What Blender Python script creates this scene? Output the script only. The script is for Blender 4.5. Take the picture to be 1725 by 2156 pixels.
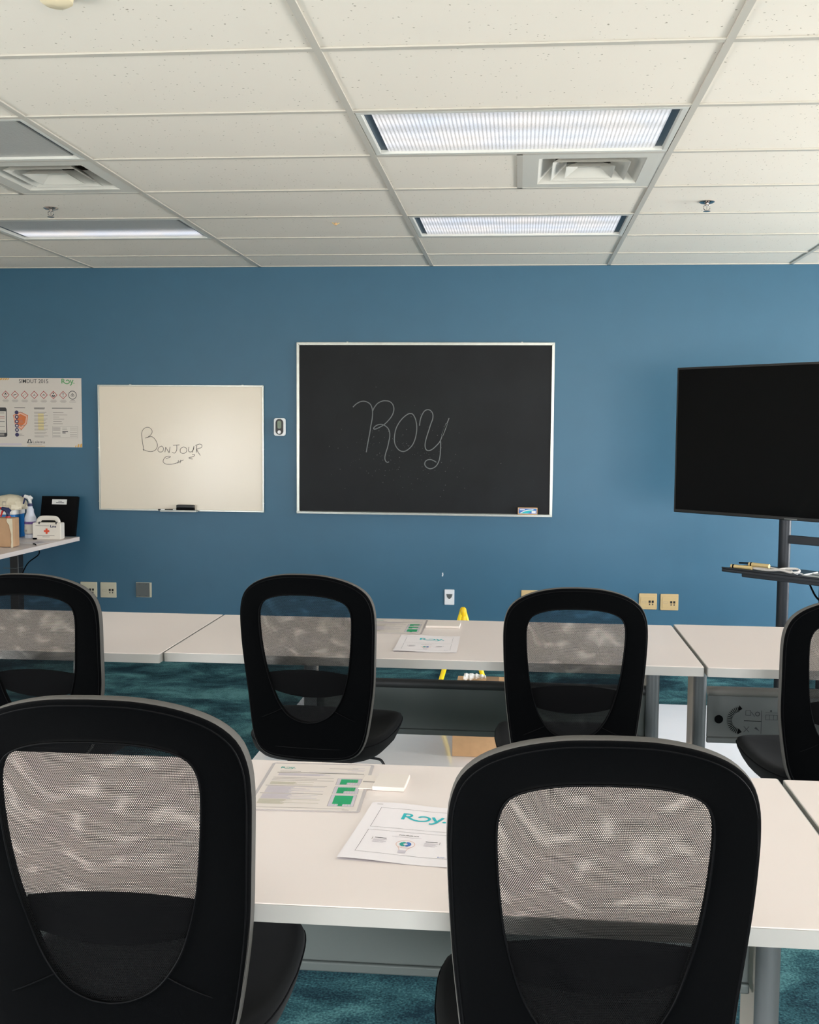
import bpy, math, random
from mathutils import Matrix, Vector
random.seed(7)
sc = bpy.context.scene
for o in list(bpy.data.objects): bpy.data.objects.remove(o)
PI = math.pi
CAMZ = 1.49
CEIL = 2.628
WALLY = 7.304

# ------------------------------------------------------------------ camera
R = Matrix(((0.99629, 0.08642, 0.0), (0, 0, 0), (0, 0, 0)))
def cam_rot(yaw, pitch, roll):
    B = Matrix(((1, 0, 0), (0, 0, -1), (0, 1, 0)))
    ca, sa = math.cos(yaw), math.sin(yaw); cb, sb = math.cos(pitch), math.sin(pitch); cc, ss = math.cos(roll), math.sin(roll)
    ry = Matrix(((ca, 0, sa), (0, 1, 0), (-sa, 0, ca)))
    rx = Matrix(((1, 0, 0), (0, cb, -sb), (0, sb, cb)))
    rz = Matrix(((cc, -ss, 0), (ss, cc, 0), (0, 0, 1)))
    return rz @ rx @ ry @ B
R = cam_rot(math.radians(4.94), math.radians(4.28), math.radians(0.48))
cd = bpy.data.cameras.new('camera'); cam = bpy.data.objects.new('camera', cd); sc.collection.objects.link(cam)
W3 = Matrix((R[0], -R[1], -R[2])).transposed()
cam.matrix_world = Matrix.Translation((0, 0, CAMZ)) @ W3.to_4x4()
cd.sensor_fit = 'HORIZONTAL'; cd.sensor_width = 36.0; cd.lens = 2184 * 36 / 1725
cd.shift_x = (862.5 - 903) / 1725; cd.shift_y = (1069 - 1078) / 1725
cd.clip_start = 0.05; cd.clip_end = 100
sc.camera = cam

# ------------------------------------------------------------------ world, exposure, daylight portals
sc.view_settings.view_transform = 'Standard'; sc.view_settings.look = 'None'
sc.view_settings.gamma = 1.0; sc.view_settings.use_curve_mapping = False
EXPOSURE = 1.5
WORLD = 13.5
LENS = 0.33
sc.view_settings.exposure = EXPOSURE
wd = bpy.data.worlds.new('world'); sc.world = wd; wd.use_nodes = True
bg = wd.node_tree.nodes['Background']; bg.inputs[1].default_value = WORLD
_n, _l = wd.node_tree.nodes, wd.node_tree.links          # overcast sky above, bright ground below the horizon put in to light the ceiling
_tc = _n.new('ShaderNodeTexCoord'); _sp = _n.new('ShaderNodeSeparateXYZ'); _l.new(_tc.outputs['Generated'], _sp.inputs[0])
_cr = _n.new('ShaderNodeValToRGB'); _e = _cr.color_ramp.elements
_mr = _n.new('ShaderNodeMapRange'); _mr.inputs['From Min'].default_value = -1; _l.new(_sp.outputs['Z'], _mr.inputs['Value']); _l.new(_mr.outputs[0], _cr.inputs[0])
_e[0].position = 0.47; _e[0].color = (0.70, 0.685, 0.655, 1); _e[1].position = 0.53; _e[1].color = (0.80, 0.82, 0.86, 1)
_l.new(_cr.outputs[0], bg.inputs[0])

# ------------------------------------------------------------------ materials
def new_mat(name):
    m = bpy.data.materials.new(name); m.use_nodes = True
    return m, m.node_tree.nodes, m.node_tree.links, m.node_tree.nodes['Principled BSDF']
def mat(name, col, rough=0.5, metal=0.0, spec=0.5, noise=0.0, nscale=40.0, bump=0.0, bscale=200.0, sheen=0.0, coat=0.0):
    m, N, L, P = new_mat(name)
    P.inputs['Base Color'].default_value = (*col, 1); P.inputs['Roughness'].default_value = rough
    P.inputs['Metallic'].default_value = metal; P.inputs['Specular IOR Level'].default_value = spec
    if coat: P.inputs['Coat Weight'].default_value = coat
    if sheen:
        P.inputs['Sheen Weight'].default_value = sheen; P.inputs['Sheen Roughness'].default_value = 0.6
    tc = N.new('ShaderNodeTexCoord')
    if noise:
        n = N.new('ShaderNodeTexNoise'); n.inputs['Scale'].default_value = nscale; n.inputs['Detail'].default_value = 4
        L.new(tc.outputs['Object'], n.inputs['Vector'])
        mr = N.new('ShaderNodeMapRange'); mr.inputs['From Min'].default_value = 0.3; mr.inputs['From Max'].default_value = 0.7
        mr.inputs['To Min'].default_value = 1 - noise; mr.inputs['To Max'].default_value = 1 + noise
        L.new(n.outputs['Fac'], mr.inputs['Value'])
        vm = N.new('ShaderNodeVectorMath'); vm.operation = 'SCALE'; vm.inputs[0].default_value = col
        L.new(mr.outputs[0], vm.inputs['Scale']); L.new(vm.outputs[0], P.inputs['Base Color'])
    if bump:
        n = N.new('ShaderNodeTexNoise'); n.inputs['Scale'].default_value = bscale; n.inputs['Detail'].default_value = 3
        L.new(tc.outputs['Object'], n.inputs['Vector'])
        b = N.new('ShaderNodeBump'); b.inputs['Strength'].default_value = bump; b.inputs['Distance'].default_value = 0.002
        L.new(n.outputs['Fac'], b.inputs['Height']); L.new(b.outputs[0], P.inputs['Normal'])
    return m
def srgb(r, g, b):
    f = lambda c: (c / 255 / 12.92) if c / 255 <= 0.04045 else ((c / 255 + 0.055) / 1.055) ** 2.4
    return (f(r), f(g), f(b))

M = {}
M['wall'] = mat('blue_wall_paint', srgb(50, 96, 122), 0.46, spec=0.5, noise=0.02, nscale=6, bump=0.06, bscale=350)
M['wall_white'] = mat('off_white_wall_paint', srgb(232, 229, 222), 0.7, bump=0.05)
M['tbar'] = mat('ceiling_grid_paint', srgb(200, 195, 185), 0.45)
M['laminate'] = mat('white_laminate', srgb(227, 216, 211), 0.38, spec=0.45, noise=0.01, nscale=3)
M['edge'] = mat('white_edge_band', srgb(162, 160, 155), 0.5)
M['leg_grey'] = mat('grey_leg_paint', srgb(98, 102, 102), 0.4, metal=0.2)
M['leg_beige'] = mat('beige_grey_leg_paint', srgb(165, 158, 146), 0.5)
M['leg_white'] = mat('pale_leg_paint', srgb(214, 216, 212), 0.5)
M['panel_dark'] = mat('charcoal_modesty_panel', srgb(78, 84, 81), 0.55, noise=0.02, nscale=500)
M['panel_grey'] = mat('grey_modesty_panel', srgb(112, 114, 112), 0.55, noise=0.02, nscale=500)
M['rail_dark'] = mat('dark_rail', srgb(52, 53, 52), 0.5)
M['rail_grey'] = mat('grey_rail', srgb(128, 124, 118), 0.5)
M['black_plastic'] = mat('black_plastic', (0.012, 0.012, 0.013), 0.42)
M['black_soft'] = mat('soft_black_plastic', (0.0025, 0.0025, 0.003), 0.6, spec=0.08)
M['fabric'] = mat('black_chair_fabric', (0.0012, 0.0014, 0.0017), 0.9, spec=0.0, noise=0.25, nscale=900, bump=0.25, bscale=1500, sheen=0.02)
M['rim'] = mat('rim_sheen_fabric', srgb(90, 88, 85), 0.85, spec=0.1, bump=0.2, bscale=1200)  # grey stands in for light and sheen on the black fabric's edge
M['fabric_seat'] = mat('black_seat_fabric', (0.0028, 0.003, 0.0033), 0.85, spec=0.08, noise=0.2, nscale=900, bump=0.2, bscale=1500, sheen=0.06)
M['metal'] = mat('brushed_aluminium', srgb(184, 186, 180), 0.32, metal=0.75, noise=0.04, nscale=30)
M['metal_dull'] = mat('dull_aluminium', srgb(190, 192, 188), 0.45, metal=0.5)
M['chrome'] = mat('chrome', (0.55, 0.5, 0.48), 0.18, metal=1.0)
M['whiteboard'] = mat('whiteboard_enamel', srgb(226, 215, 198), 0.22, spec=0.4, noise=0.008, nscale=2)
M['marker_ink'] = mat('grey_marker_ink', srgb(74, 70, 66), 0.6)
M['tv_black'] = mat('tv_bezel', (0.004, 0.004, 0.005), 0.35)
M['tv_screen'] = mat('tv_screen_glass', (0.0008, 0.001, 0.0014), 0.10, spec=0.10)
M['post'] = mat('dark_post_paint', srgb(44, 48, 54), 0.42, metal=0.3)
M['yellow'] = mat('yellow_paint', srgb(246, 214, 10), 0.4)
M['yellow_dark'] = mat('yellow_joint', srgb(232, 190, 8), 0.45)
M['card'] = mat('cardboard', srgb(208, 166, 122), 0.85, noise=0.05, nscale=25, bump=0.08, bscale=300)
M['tape'] = mat('packing_tape', srgb(176, 140, 100), 0.25)
M['paper'] = mat('paper', srgb(228, 222, 224), 0.8)
M['paper_white'] = mat('bright_paper', srgb(226, 226, 224), 0.7)
M['slim'] = mat('ivory_card', srgb(226, 216, 208), 0.4)
M['film'] = mat('laminating_film', srgb(196, 187, 186), 0.2, coat=0.3)
M['lam_paper'] = mat('laminated_paper', srgb(222, 212, 205), 0.35)
M['ink_teal'] = mat('teal_ink', srgb(40, 176, 184), 0.6)
M['ink_teal2'] = mat('dark_teal_ink', srgb(30, 150, 140), 0.6)
M['ink_green'] = mat('green_ink', srgb(22, 156, 98), 0.5)
M['ink_black'] = mat('black_ink', srgb(45, 42, 42), 0.6)
M['ink_grey'] = mat('grey_ink', srgb(150, 142, 138), 0.6)
M['ink_lav'] = mat('pale_lavender_ink', srgb(196, 188, 196), 0.6)
M['ink_olive'] = mat('pale_olive_ink', srgb(192, 186, 168), 0.6)
M['ink_blue'] = mat('blue_ink', srgb(60, 110, 180), 0.6)
M['poster'] = mat('poster_board', srgb(206, 199, 191), 0.32, noise=0.01, nscale=5)
M['p_green'] = mat('poster_green', srgb(72, 150, 88), 0.5)
M['p_red'] = mat('poster_red', srgb(168, 60, 62), 0.5)
M['p_orange'] = mat('poster_orange', srgb(204, 112, 62), 0.5)
M['p_peach'] = mat('poster_peach', srgb(222, 176, 156), 0.5)
M['p_navy'] = mat('poster_navy', srgb(56, 52, 92), 0.5)
M['p_white'] = mat('poster_white', srgb(208, 202, 194), 0.5)
M['p_gold'] = mat('poster_gold', srgb(206, 158, 78), 0.5)
M['p_yellow'] = mat('poster_pale_yellow', srgb(216, 200, 148), 0.5)
M['p_dark'] = mat('poster_dark', srgb(54, 54, 58), 0.5)
M['p_grey'] = mat('poster_grey', srgb(140, 134, 130), 0.5)
M['ivory'] = mat('ivory_plate', srgb(196, 190, 168), 0.4)
M['tan'] = mat('tan_plate', srgb(196, 170, 124), 0.4)
M['plate_grey'] = mat('grey_plate', srgb(84, 90, 90), 0.45)
M['plate_white'] = mat('white_plate', srgb(226, 228, 232), 0.35)
M['device'] = mat('white_device', srgb(228, 230, 232), 0.35)
M['lcd'] = mat('green_lcd', srgb(92, 110, 84), 0.25)
M['silver'] = mat('silver_button', srgb(170, 170, 172), 0.3, metal=0.6)
M['blue_box'] = mat('blue_packaging', srgb(36, 118, 190), 0.4)
M['navy'] = mat('navy_plastic', srgb(30, 40, 84), 0.4)
M['red'] = mat('red_plastic', srgb(196, 44, 44), 0.35)
M['orange_red'] = mat('red_cross_red', srgb(226, 82, 50), 0.5)
M['kit'] = mat('cream_plastic', srgb(232, 226, 216), 0.35)
M['bottle'] = mat('pale_bottle', srgb(206, 210, 222), 0.3)
M['violet'] = mat('violet_label', srgb(104, 70, 140), 0.5)
M['bag'] = mat('cream_bag', srgb(216, 206, 182), 0.45, noise=0.06, nscale=20)
M['brown'] = mat('brown_paper', srgb(188, 152, 118), 0.8, noise=0.04, nscale=20)
M['brown_dk'] = mat('torn_brown_paper', srgb(168, 128, 92), 0.85)
M['gold'] = mat('gold', srgb(222, 196, 140), 0.4, metal=0.25)
M['cable_white'] = mat('white_cable', srgb(214, 210, 206), 0.5)
M['dark_hole'] = mat('dark_opening', (0.01, 0.01, 0.01), 0.8)
M['diff'] = mat('diffuser_paint', srgb(214, 212, 204), 0.45)
M['duct'] = mat('dark_duct', srgb(60, 50, 42), 0.7)
M['cream'] = mat('cream_plastic_detector', srgb(226, 212, 180), 0.4)
M['frame_fix'] = mat('fixture_frame', srgb(214, 214, 208), 0.4)
M['slot'] = mat('fixture_slot', srgb(74, 92, 108), 0.5, noise=0.06, nscale=60)
M['win_frame'] = mat('window_frame', srgb(220, 220, 218), 0.5)

def sheet_material():
    m, N, L, P = new_mat('glossy_white_board')
    P.inputs['Base Color'].default_value = (*srgb(244, 243, 246), 1); P.inputs['Roughness'].default_value = 0.07
    P.inputs['Specular IOR Level'].default_value = 0.6
    tc = N.new('ShaderNodeTexCoord'); n = N.new('ShaderNodeTexNoise'); n.inputs['Scale'].default_value = 5
    L.new(tc.outputs['Object'], n.inputs['Vector'])
    b = N.new('ShaderNodeBump'); b.inputs['Strength'].default_value = 0.25; b.inputs['Distance'].default_value = 0.004
    L.new(n.outputs['Fac'], b.inputs['Height']); L.new(b.outputs[0], P.inputs['Normal'])
    return m
M['sheet'] = sheet_material()

def chalk_material():
    m, N, L, P = new_mat('black_chalkboard')
    tc = N.new('ShaderNodeTexCoord')
    n = N.new('ShaderNodeTexNoise'); n.inputs['Scale'].default_value = 3.0; n.inputs['Detail'].default_value = 5
    L.new(tc.outputs['Object'], n.inputs['Vector'])
    cr = N.new('ShaderNodeValToRGB'); cr.color_ramp.elements[0].color = (*srgb(15, 17, 20), 1); cr.color_ramp.elements[1].color = (*srgb(22, 25, 28), 1)
    cr.color_ramp.elements[0].position = 0.35; cr.color_ramp.elements[1].position = 0.7
    L.new(n.outputs['Fac'], cr.inputs[0])
    # fine chalk specks
    n2 = N.new('ShaderNodeTexNoise'); n2.inputs['Scale'].default_value = 160; n2.inputs['Detail'].default_value = 2
    L.new(tc.outputs['Object'], n2.inputs['Vector'])
    r2 = N.new('ShaderNodeMapRange'); r2.inputs['From Min'].default_value = 0.74; r2.inputs['From Max'].default_value = 0.8
    L.new(n2.outputs['Fac'], r2.inputs['Value'])
    mx = N.new('ShaderNodeMix'); mx.data_type = 'RGBA'; L.new(r2.outputs[0], mx.inputs['Factor']); L.new(cr.outputs[0], mx.inputs['A'])
    mx.inputs['B'].default_value = (*srgb(70, 75, 75), 1)
    L.new(mx.outputs['Result'], P.inputs['Base Color']); P.inputs['Roughness'].default_value = 0.5; P.inputs['Specular IOR Level'].default_value = 0.2
    return m
M['chalkboard'] = chalk_material()
M['chalk'] = mat('white_chalk', srgb(108, 112, 112), 0.9)

def carpet_material():
    m, N, L, P = new_mat('teal_carpet_tiles')
    tc = N.new('ShaderNodeTexCoord')
    mp = N.new('ShaderNodeMapping'); mp.inputs['Scale'].default_value = (1.9, 2.5, 1); L.new(tc.outputs['Object'], mp.inputs['Vector'])
    n = N.new('ShaderNodeTexNoise'); n.inputs['Scale'].default_value = 1.6; n.inputs['Detail'].default_value = 8; n.inputs['Roughness'].default_value = 0.7
    n.inputs['Distortion'].default_value = 0.5
    L.new(mp.outputs[0], n.inputs['Vector'])
    n2 = N.new('ShaderNodeTexNoise'); n2.inputs['Scale'].default_value = 150; n2.inputs['Detail'].default_value = 4
    L.new(tc.outputs['Object'], n2.inputs['Vector'])
    # per-tile tone: 0.5 m carpet tiles
    br = N.new('ShaderNodeTexWhiteNoise'); br.noise_dimensions = '2D'
    sn = N.new('ShaderNodeVectorMath'); sn.operation = 'SNAP'; sn.inputs[1].default_value = (1.0, 0.25, 1); L.new(tc.outputs['Object'], sn.inputs[0]); L.new(sn.outputs[0], br.inputs['Vector'])
    a1 = N.new('ShaderNodeMath'); a1.operation = 'MULTIPLY_ADD'; a1.inputs[1].default_value = 0.50; L.new(n2.outputs['Fac'], a1.inputs[0]); L.new(n.outputs['Fac'], a1.inputs[2])
    a2 = N.new('ShaderNodeMath'); a2.operation = 'MULTIPLY_ADD'; a2.inputs[1].default_value = 0.10; L.new(br.outputs['Value'], a2.inputs[0]); L.new(a1.outputs[0], a2.inputs[2])
    cr = N.new('ShaderNodeValToRGB'); e = cr.color_ramp.elements
    e[0].position = 0.66; e[0].color = (*srgb(22, 44, 56), 1); e[1].position = 0.96; e[1].color = (*srgb(88, 134, 137), 1)
    x = e.new(0.81); x.color = (*srgb(48, 86, 94), 1)
    L.new(a2.outputs[0], cr.inputs[0]); L.new(cr.outputs[0], P.inputs['Base Color'])
    P.inputs['Roughness'].default_value = 1.0; P.inputs['Specular IOR Level'].default_value = 0.1
    b = N.new('ShaderNodeBump'); b.inputs['Strength'].default_value = 0.6; b.inputs['Distance'].default_value = 0.004
    L.new(n2.outputs['Fac'], b.inputs['Height']); L.new(b.outputs[0], P.inputs['Normal'])
    return m
M['carpet'] = carpet_material()

def tile_material():
    m, N, L, P = new_mat('acoustic_ceiling_tile')
    tc = N.new('ShaderNodeTexCoord')
    vo = N.new('ShaderNodeTexVoronoi'); vo.inputs['Scale'].default_value = 62; vo.inputs['Randomness'].default_value = 1.0
    wn = N.new('ShaderNodeTexNoise'); wn.inputs['Scale'].default_value = 45; L.new(tc.outputs['Object'], wn.inputs['Vector'])
    ad = N.new('ShaderNodeVectorMath'); ad.operation = 'MULTIPLY_ADD'; ad.inputs[1].default_value = (0.018, 0.018, 0)
    L.new(wn.outputs['Color'], ad.inputs[0]); L.new(tc.outputs['Object'], ad.inputs[2]); L.new(ad.outputs[0], vo.inputs['Vector'])
    # hole size varies cell by cell: most cells have none
    sep = N.new('ShaderNodeSeparateColor'); L.new(vo.outputs['Color'], sep.inputs[0])
    th = N.new('ShaderNodeMapRange'); th.inputs['From Min'].default_value = 0.45; th.inputs['From Max'].default_value = 1.0
    th.inputs['To Min'].default_value = 0.0; th.inputs['To Max'].default_value = 0.20; L.new(sep.outputs[0], th.inputs['Value'])
    ls = N.new('ShaderNodeMath'); ls.operation = 'LESS_THAN'; L.new(vo.outputs['Distance'], ls.inputs[0]); L.new(th.outputs[0], ls.inputs[1])
    big = N.new('ShaderNodeTexNoise'); big.inputs['Scale'].default_value = 900; L.new(tc.outputs['Object'], big.inputs['Vector'])
    mx = N.new('ShaderNodeMix'); mx.data_type = 'RGBA'; L.new(ls.outputs[0], mx.inputs['Factor'])
    mx.inputs['A'].default_value = (*srgb(238, 231, 220), 1); mx.inputs['B'].default_value = (*srgb(178, 170, 156), 1)
    L.new(mx.outputs['Result'], P.inputs['Base Color']); P.inputs['Roughness'].default_value = 0.95; P.inputs['Specular IOR Level'].default_value = 0.1
    b = N.new('ShaderNodeBump'); b.inputs['Strength'].default_value = 0.2; b.inputs['Distance'].default_value = 0.002
    L.new(big.outputs['Fac'], b.inputs['Height']); L.new(b.outputs[0], P.inputs['Normal'])
    return m
M['tile'] = tile_material()

def mesh_fabric(name, pitch, rad, ang=0.0, sy=1.0, warp=0.0):
    m, N, L, P = new_mat(name)
    out = [n for n in N if n.type == 'OUTPUT_MATERIAL'][0]
    P.inputs['Base Color'].default_value = (0.004, 0.004, 0.0045, 1); P.inputs['Roughness'].default_value = 0.85; P.inputs['Specular IOR Level'].default_value = 0.1
    tc = N.new('ShaderNodeTexCoord'); sp = N.new('ShaderNodeSeparateXYZ'); L.new(tc.outputs['Object'], sp.inputs[0])
    cb = N.new('ShaderNodeCombineXYZ'); L.new(sp.outputs['X'], cb.inputs['X']); L.new(sp.outputs['Z'], cb.inputs['Y'])
    mp = N.new('ShaderNodeMapping'); mp.inputs['Rotation'].default_value = (0, 0, ang); mp.inputs['Scale'].default_value = (1, sy, 1)
    if warp:
        wn = N.new('ShaderNodeTexNoise'); wn.inputs['Scale'].default_value = 9; wn.inputs['Detail'].default_value = 1; L.new(cb.outputs[0], wn.inputs['Vector'])
        wa = N.new('ShaderNodeVectorMath'); wa.operation = 'MULTIPLY_ADD'; wa.inputs[1].default_value = (warp, warp, 0); L.new(wn.outputs['Color'], wa.inputs[0]); L.new(cb.outputs[0], wa.inputs[2]); L.new(wa.outputs[0], mp.inputs['Vector'])
    else: L.new(cb.outputs[0], mp.inputs['Vector'])
    ds = []
    for off in (0.0, 0.5):
        dv = N.new('ShaderNodeVectorMath'); dv.operation = 'DIVIDE'; dv.inputs[1].default_value = (pitch, pitch * 1.732, 1)
        L.new(mp.outputs[0], dv.inputs[0])
        a = N.new('ShaderNodeVectorMath'); a.operation = 'ADD'; a.inputs[1].default_value = (off, off, 0); L.new(dv.outputs[0], a.inputs[0])
        fr = N.new('ShaderNodeVectorMath'); fr.operation = 'FRACTION'; L.new(a.outputs[0], fr.inputs[0])
        s = N.new('ShaderNodeVectorMath'); s.operation = 'SUBTRACT'; s.inputs[1].default_value = (0.5, 0.5, 0); L.new(fr.outputs[0], s.inputs[0])
        mu = N.new('ShaderNodeVectorMath'); mu.operation = 'MULTIPLY'; mu.inputs[1].default_value = (1, 1.732, 0); L.new(s.outputs[0], mu.inputs[0])
        ln = N.new('ShaderNodeVectorMath'); ln.operation = 'LENGTH'; L.new(mu.outputs[0], ln.inputs[0]); ds.append(ln)
    mn = N.new('ShaderNodeMath'); mn.operation = 'MINIMUM'; L.new(ds[0].outputs['Value'], mn.inputs[0]); L.new(ds[1].outputs['Value'], mn.inputs[1])
    lt = N.new('ShaderNodeMath'); lt.operation = 'LESS_THAN'; lt.inputs[1].default_value = rad; L.new(mn.outputs[0], lt.inputs[0])
    tr = N.new('ShaderNodeBsdfTransparent'); ms = N.new('ShaderNodeMixShader')
    L.new(lt.outputs[0], ms.inputs[0]); L.new(P.outputs[0], ms.inputs[1]); L.new(tr.outputs[0], ms.inputs[2]); L.new(ms.outputs[0], out.inputs['Surface'])
    return m
M['net_back'] = mesh_fabric('black_net_outer', 0.0030, 0.415, 0.0, 1.0, 0.004)
M['net_front'] = mesh_fabric('black_net_inner', 0.0030, 0.415, 0.010, 1.04, 0.011)

def lens_material(name, strength, mode):
    """prismatic lens of a fluorescent troffer with tube glow and rib shading painted into its emission (object x along the tubes, y across)."""
    m, N, L, P = new_mat(name)
    P.inputs['Base Color'].default_value = (*srgb(176, 176, 172), 1); P.inputs['Roughness'].default_value = 0.35
    tc = N.new('ShaderNodeTexCoord'); sp = N.new('ShaderNodeSeparateXYZ'); L.new(tc.outputs['Object'], sp.inputs[0])
    def band(c, w):
        s = N.new('ShaderNodeMath'); s.operation = 'SUBTRACT'; s.inputs[1].default_value = c; L.new(sp.outputs['Y'], s.inputs[0])
        d = N.new('ShaderNodeMath'); d.operation = 'DIVIDE'; d.inputs[1].default_value = w; L.new(s.outputs[0], d.inputs[0])
        p = N.new('ShaderNodeMath'); p.operation = 'POWER'; p.inputs[1].default_value = 2.0
        ab = N.new('ShaderNodeMath'); ab.operation = 'ABSOLUTE'; L.new(d.outputs[0], ab.inputs[0]); L.new(ab.outputs[0], p.inputs[0])
        e = N.new('ShaderNodeMath'); e.operation = 'MULTIPLY'; e.inputs[1].default_value = -1.0; L.new(p.outputs[0], e.inputs[0])
        x = N.new('ShaderNodeMath'); x.operation = 'EXPONENT'; L.new(e.outputs[0], x.inputs[0]); return x
    bands = {'two': [(-0.13, 0.06), (0.04, 0.055), (0.15, 0.05)], 'one': [(0.17, 0.085)], 'off': [(0.1, 0.3)]}[mode]  # painted glow bands; 'one' imitates the lens seen at a slant
    acc = None
    for c, w in bands:
        x = band(c, w)
        if acc is None: acc = x
        else:
            a = N.new('ShaderNodeMath'); a.operation = 'ADD'; L.new(acc.outputs[0], a.inputs[0]); L.new(x.outputs[0], a.inputs[1]); acc = a
    base = {'two': 0.50, 'one': 0.02, 'off': 0.0}[mode]; gain = {'two': 0.42, 'one': 0.9, 'off': 0.0}[mode]
    mu = N.new('ShaderNodeMath'); mu.operation = 'MULTIPLY_ADD'; mu.inputs[1].default_value = gain; mu.inputs[2].default_value = base; L.new(acc.outputs[0], mu.inputs[0])
    # ribs painted as darker stripes in the glow
    rb = N.new('ShaderNodeMath'); rb.operation = 'MULTIPLY'; rb.inputs[1].default_value = 2 * PI / 0.0155; L.new(sp.outputs['X'], rb.inputs[0])
    sn = N.new('ShaderNodeMath'); sn.operation = 'SINE'; L.new(rb.outputs[0], sn.inputs[0])
    mr = N.new('ShaderNodeMapRange'); mr.inputs['From Min'].default_value = -1; mr.inputs['From Max'].default_value = 0.3
    mr.inputs['To Min'].default_value = 0.45 if mode == 'two' else 0.85; mr.inputs['To Max'].default_value = 1.0; L.new(sn.outputs[0], mr.inputs['Value'])
    m2 = N.new('ShaderNodeMath'); m2.operation = 'MULTIPLY'; L.new(mu.outputs[0], m2.inputs[0]); L.new(mr.outputs[0], m2.inputs[1])
    st = N.new('ShaderNodeMath'); st.operation = 'MULTIPLY'; st.inputs[1].default_value = strength; L.new(m2.outputs[0], st.inputs[0])
    n = N.new('ShaderNodeTexNoise'); n.inputs['Scale'].default_value = 4; L.new(tc.outputs['Object'], n.inputs['Vector'])
    cr = N.new('ShaderNodeValToRGB'); e = cr.color_ramp.elements
    e[0].position = 0.35; e[0].color = (0.78, 0.84, 1.0, 1); e[1].position = 0.65; e[1].color = (1.0, 0.93, 0.92, 1)
    L.new(n.outputs['Fac'], cr.inputs[0]); L.new(cr.outputs[0], P.inputs['Emission Color']); L.new(st.outputs[0], P.inputs['Emission Strength'])
    # fine prismatic bump
    vb = N.new('ShaderNodeTexVoronoi'); vb.inputs['Scale'].default_value = 110; L.new(tc.outputs['Object'], vb.inputs['Vector'])
    b = N.new('ShaderNodeBump'); b.inputs['Strength'].default_value = 0.5; b.inputs['Distance'].default_value = 0.003
    L.new(vb.outputs['Distance'], b.inputs['Height']); L.new(b.outputs[0], P.inputs['Normal'])
    return m

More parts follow.
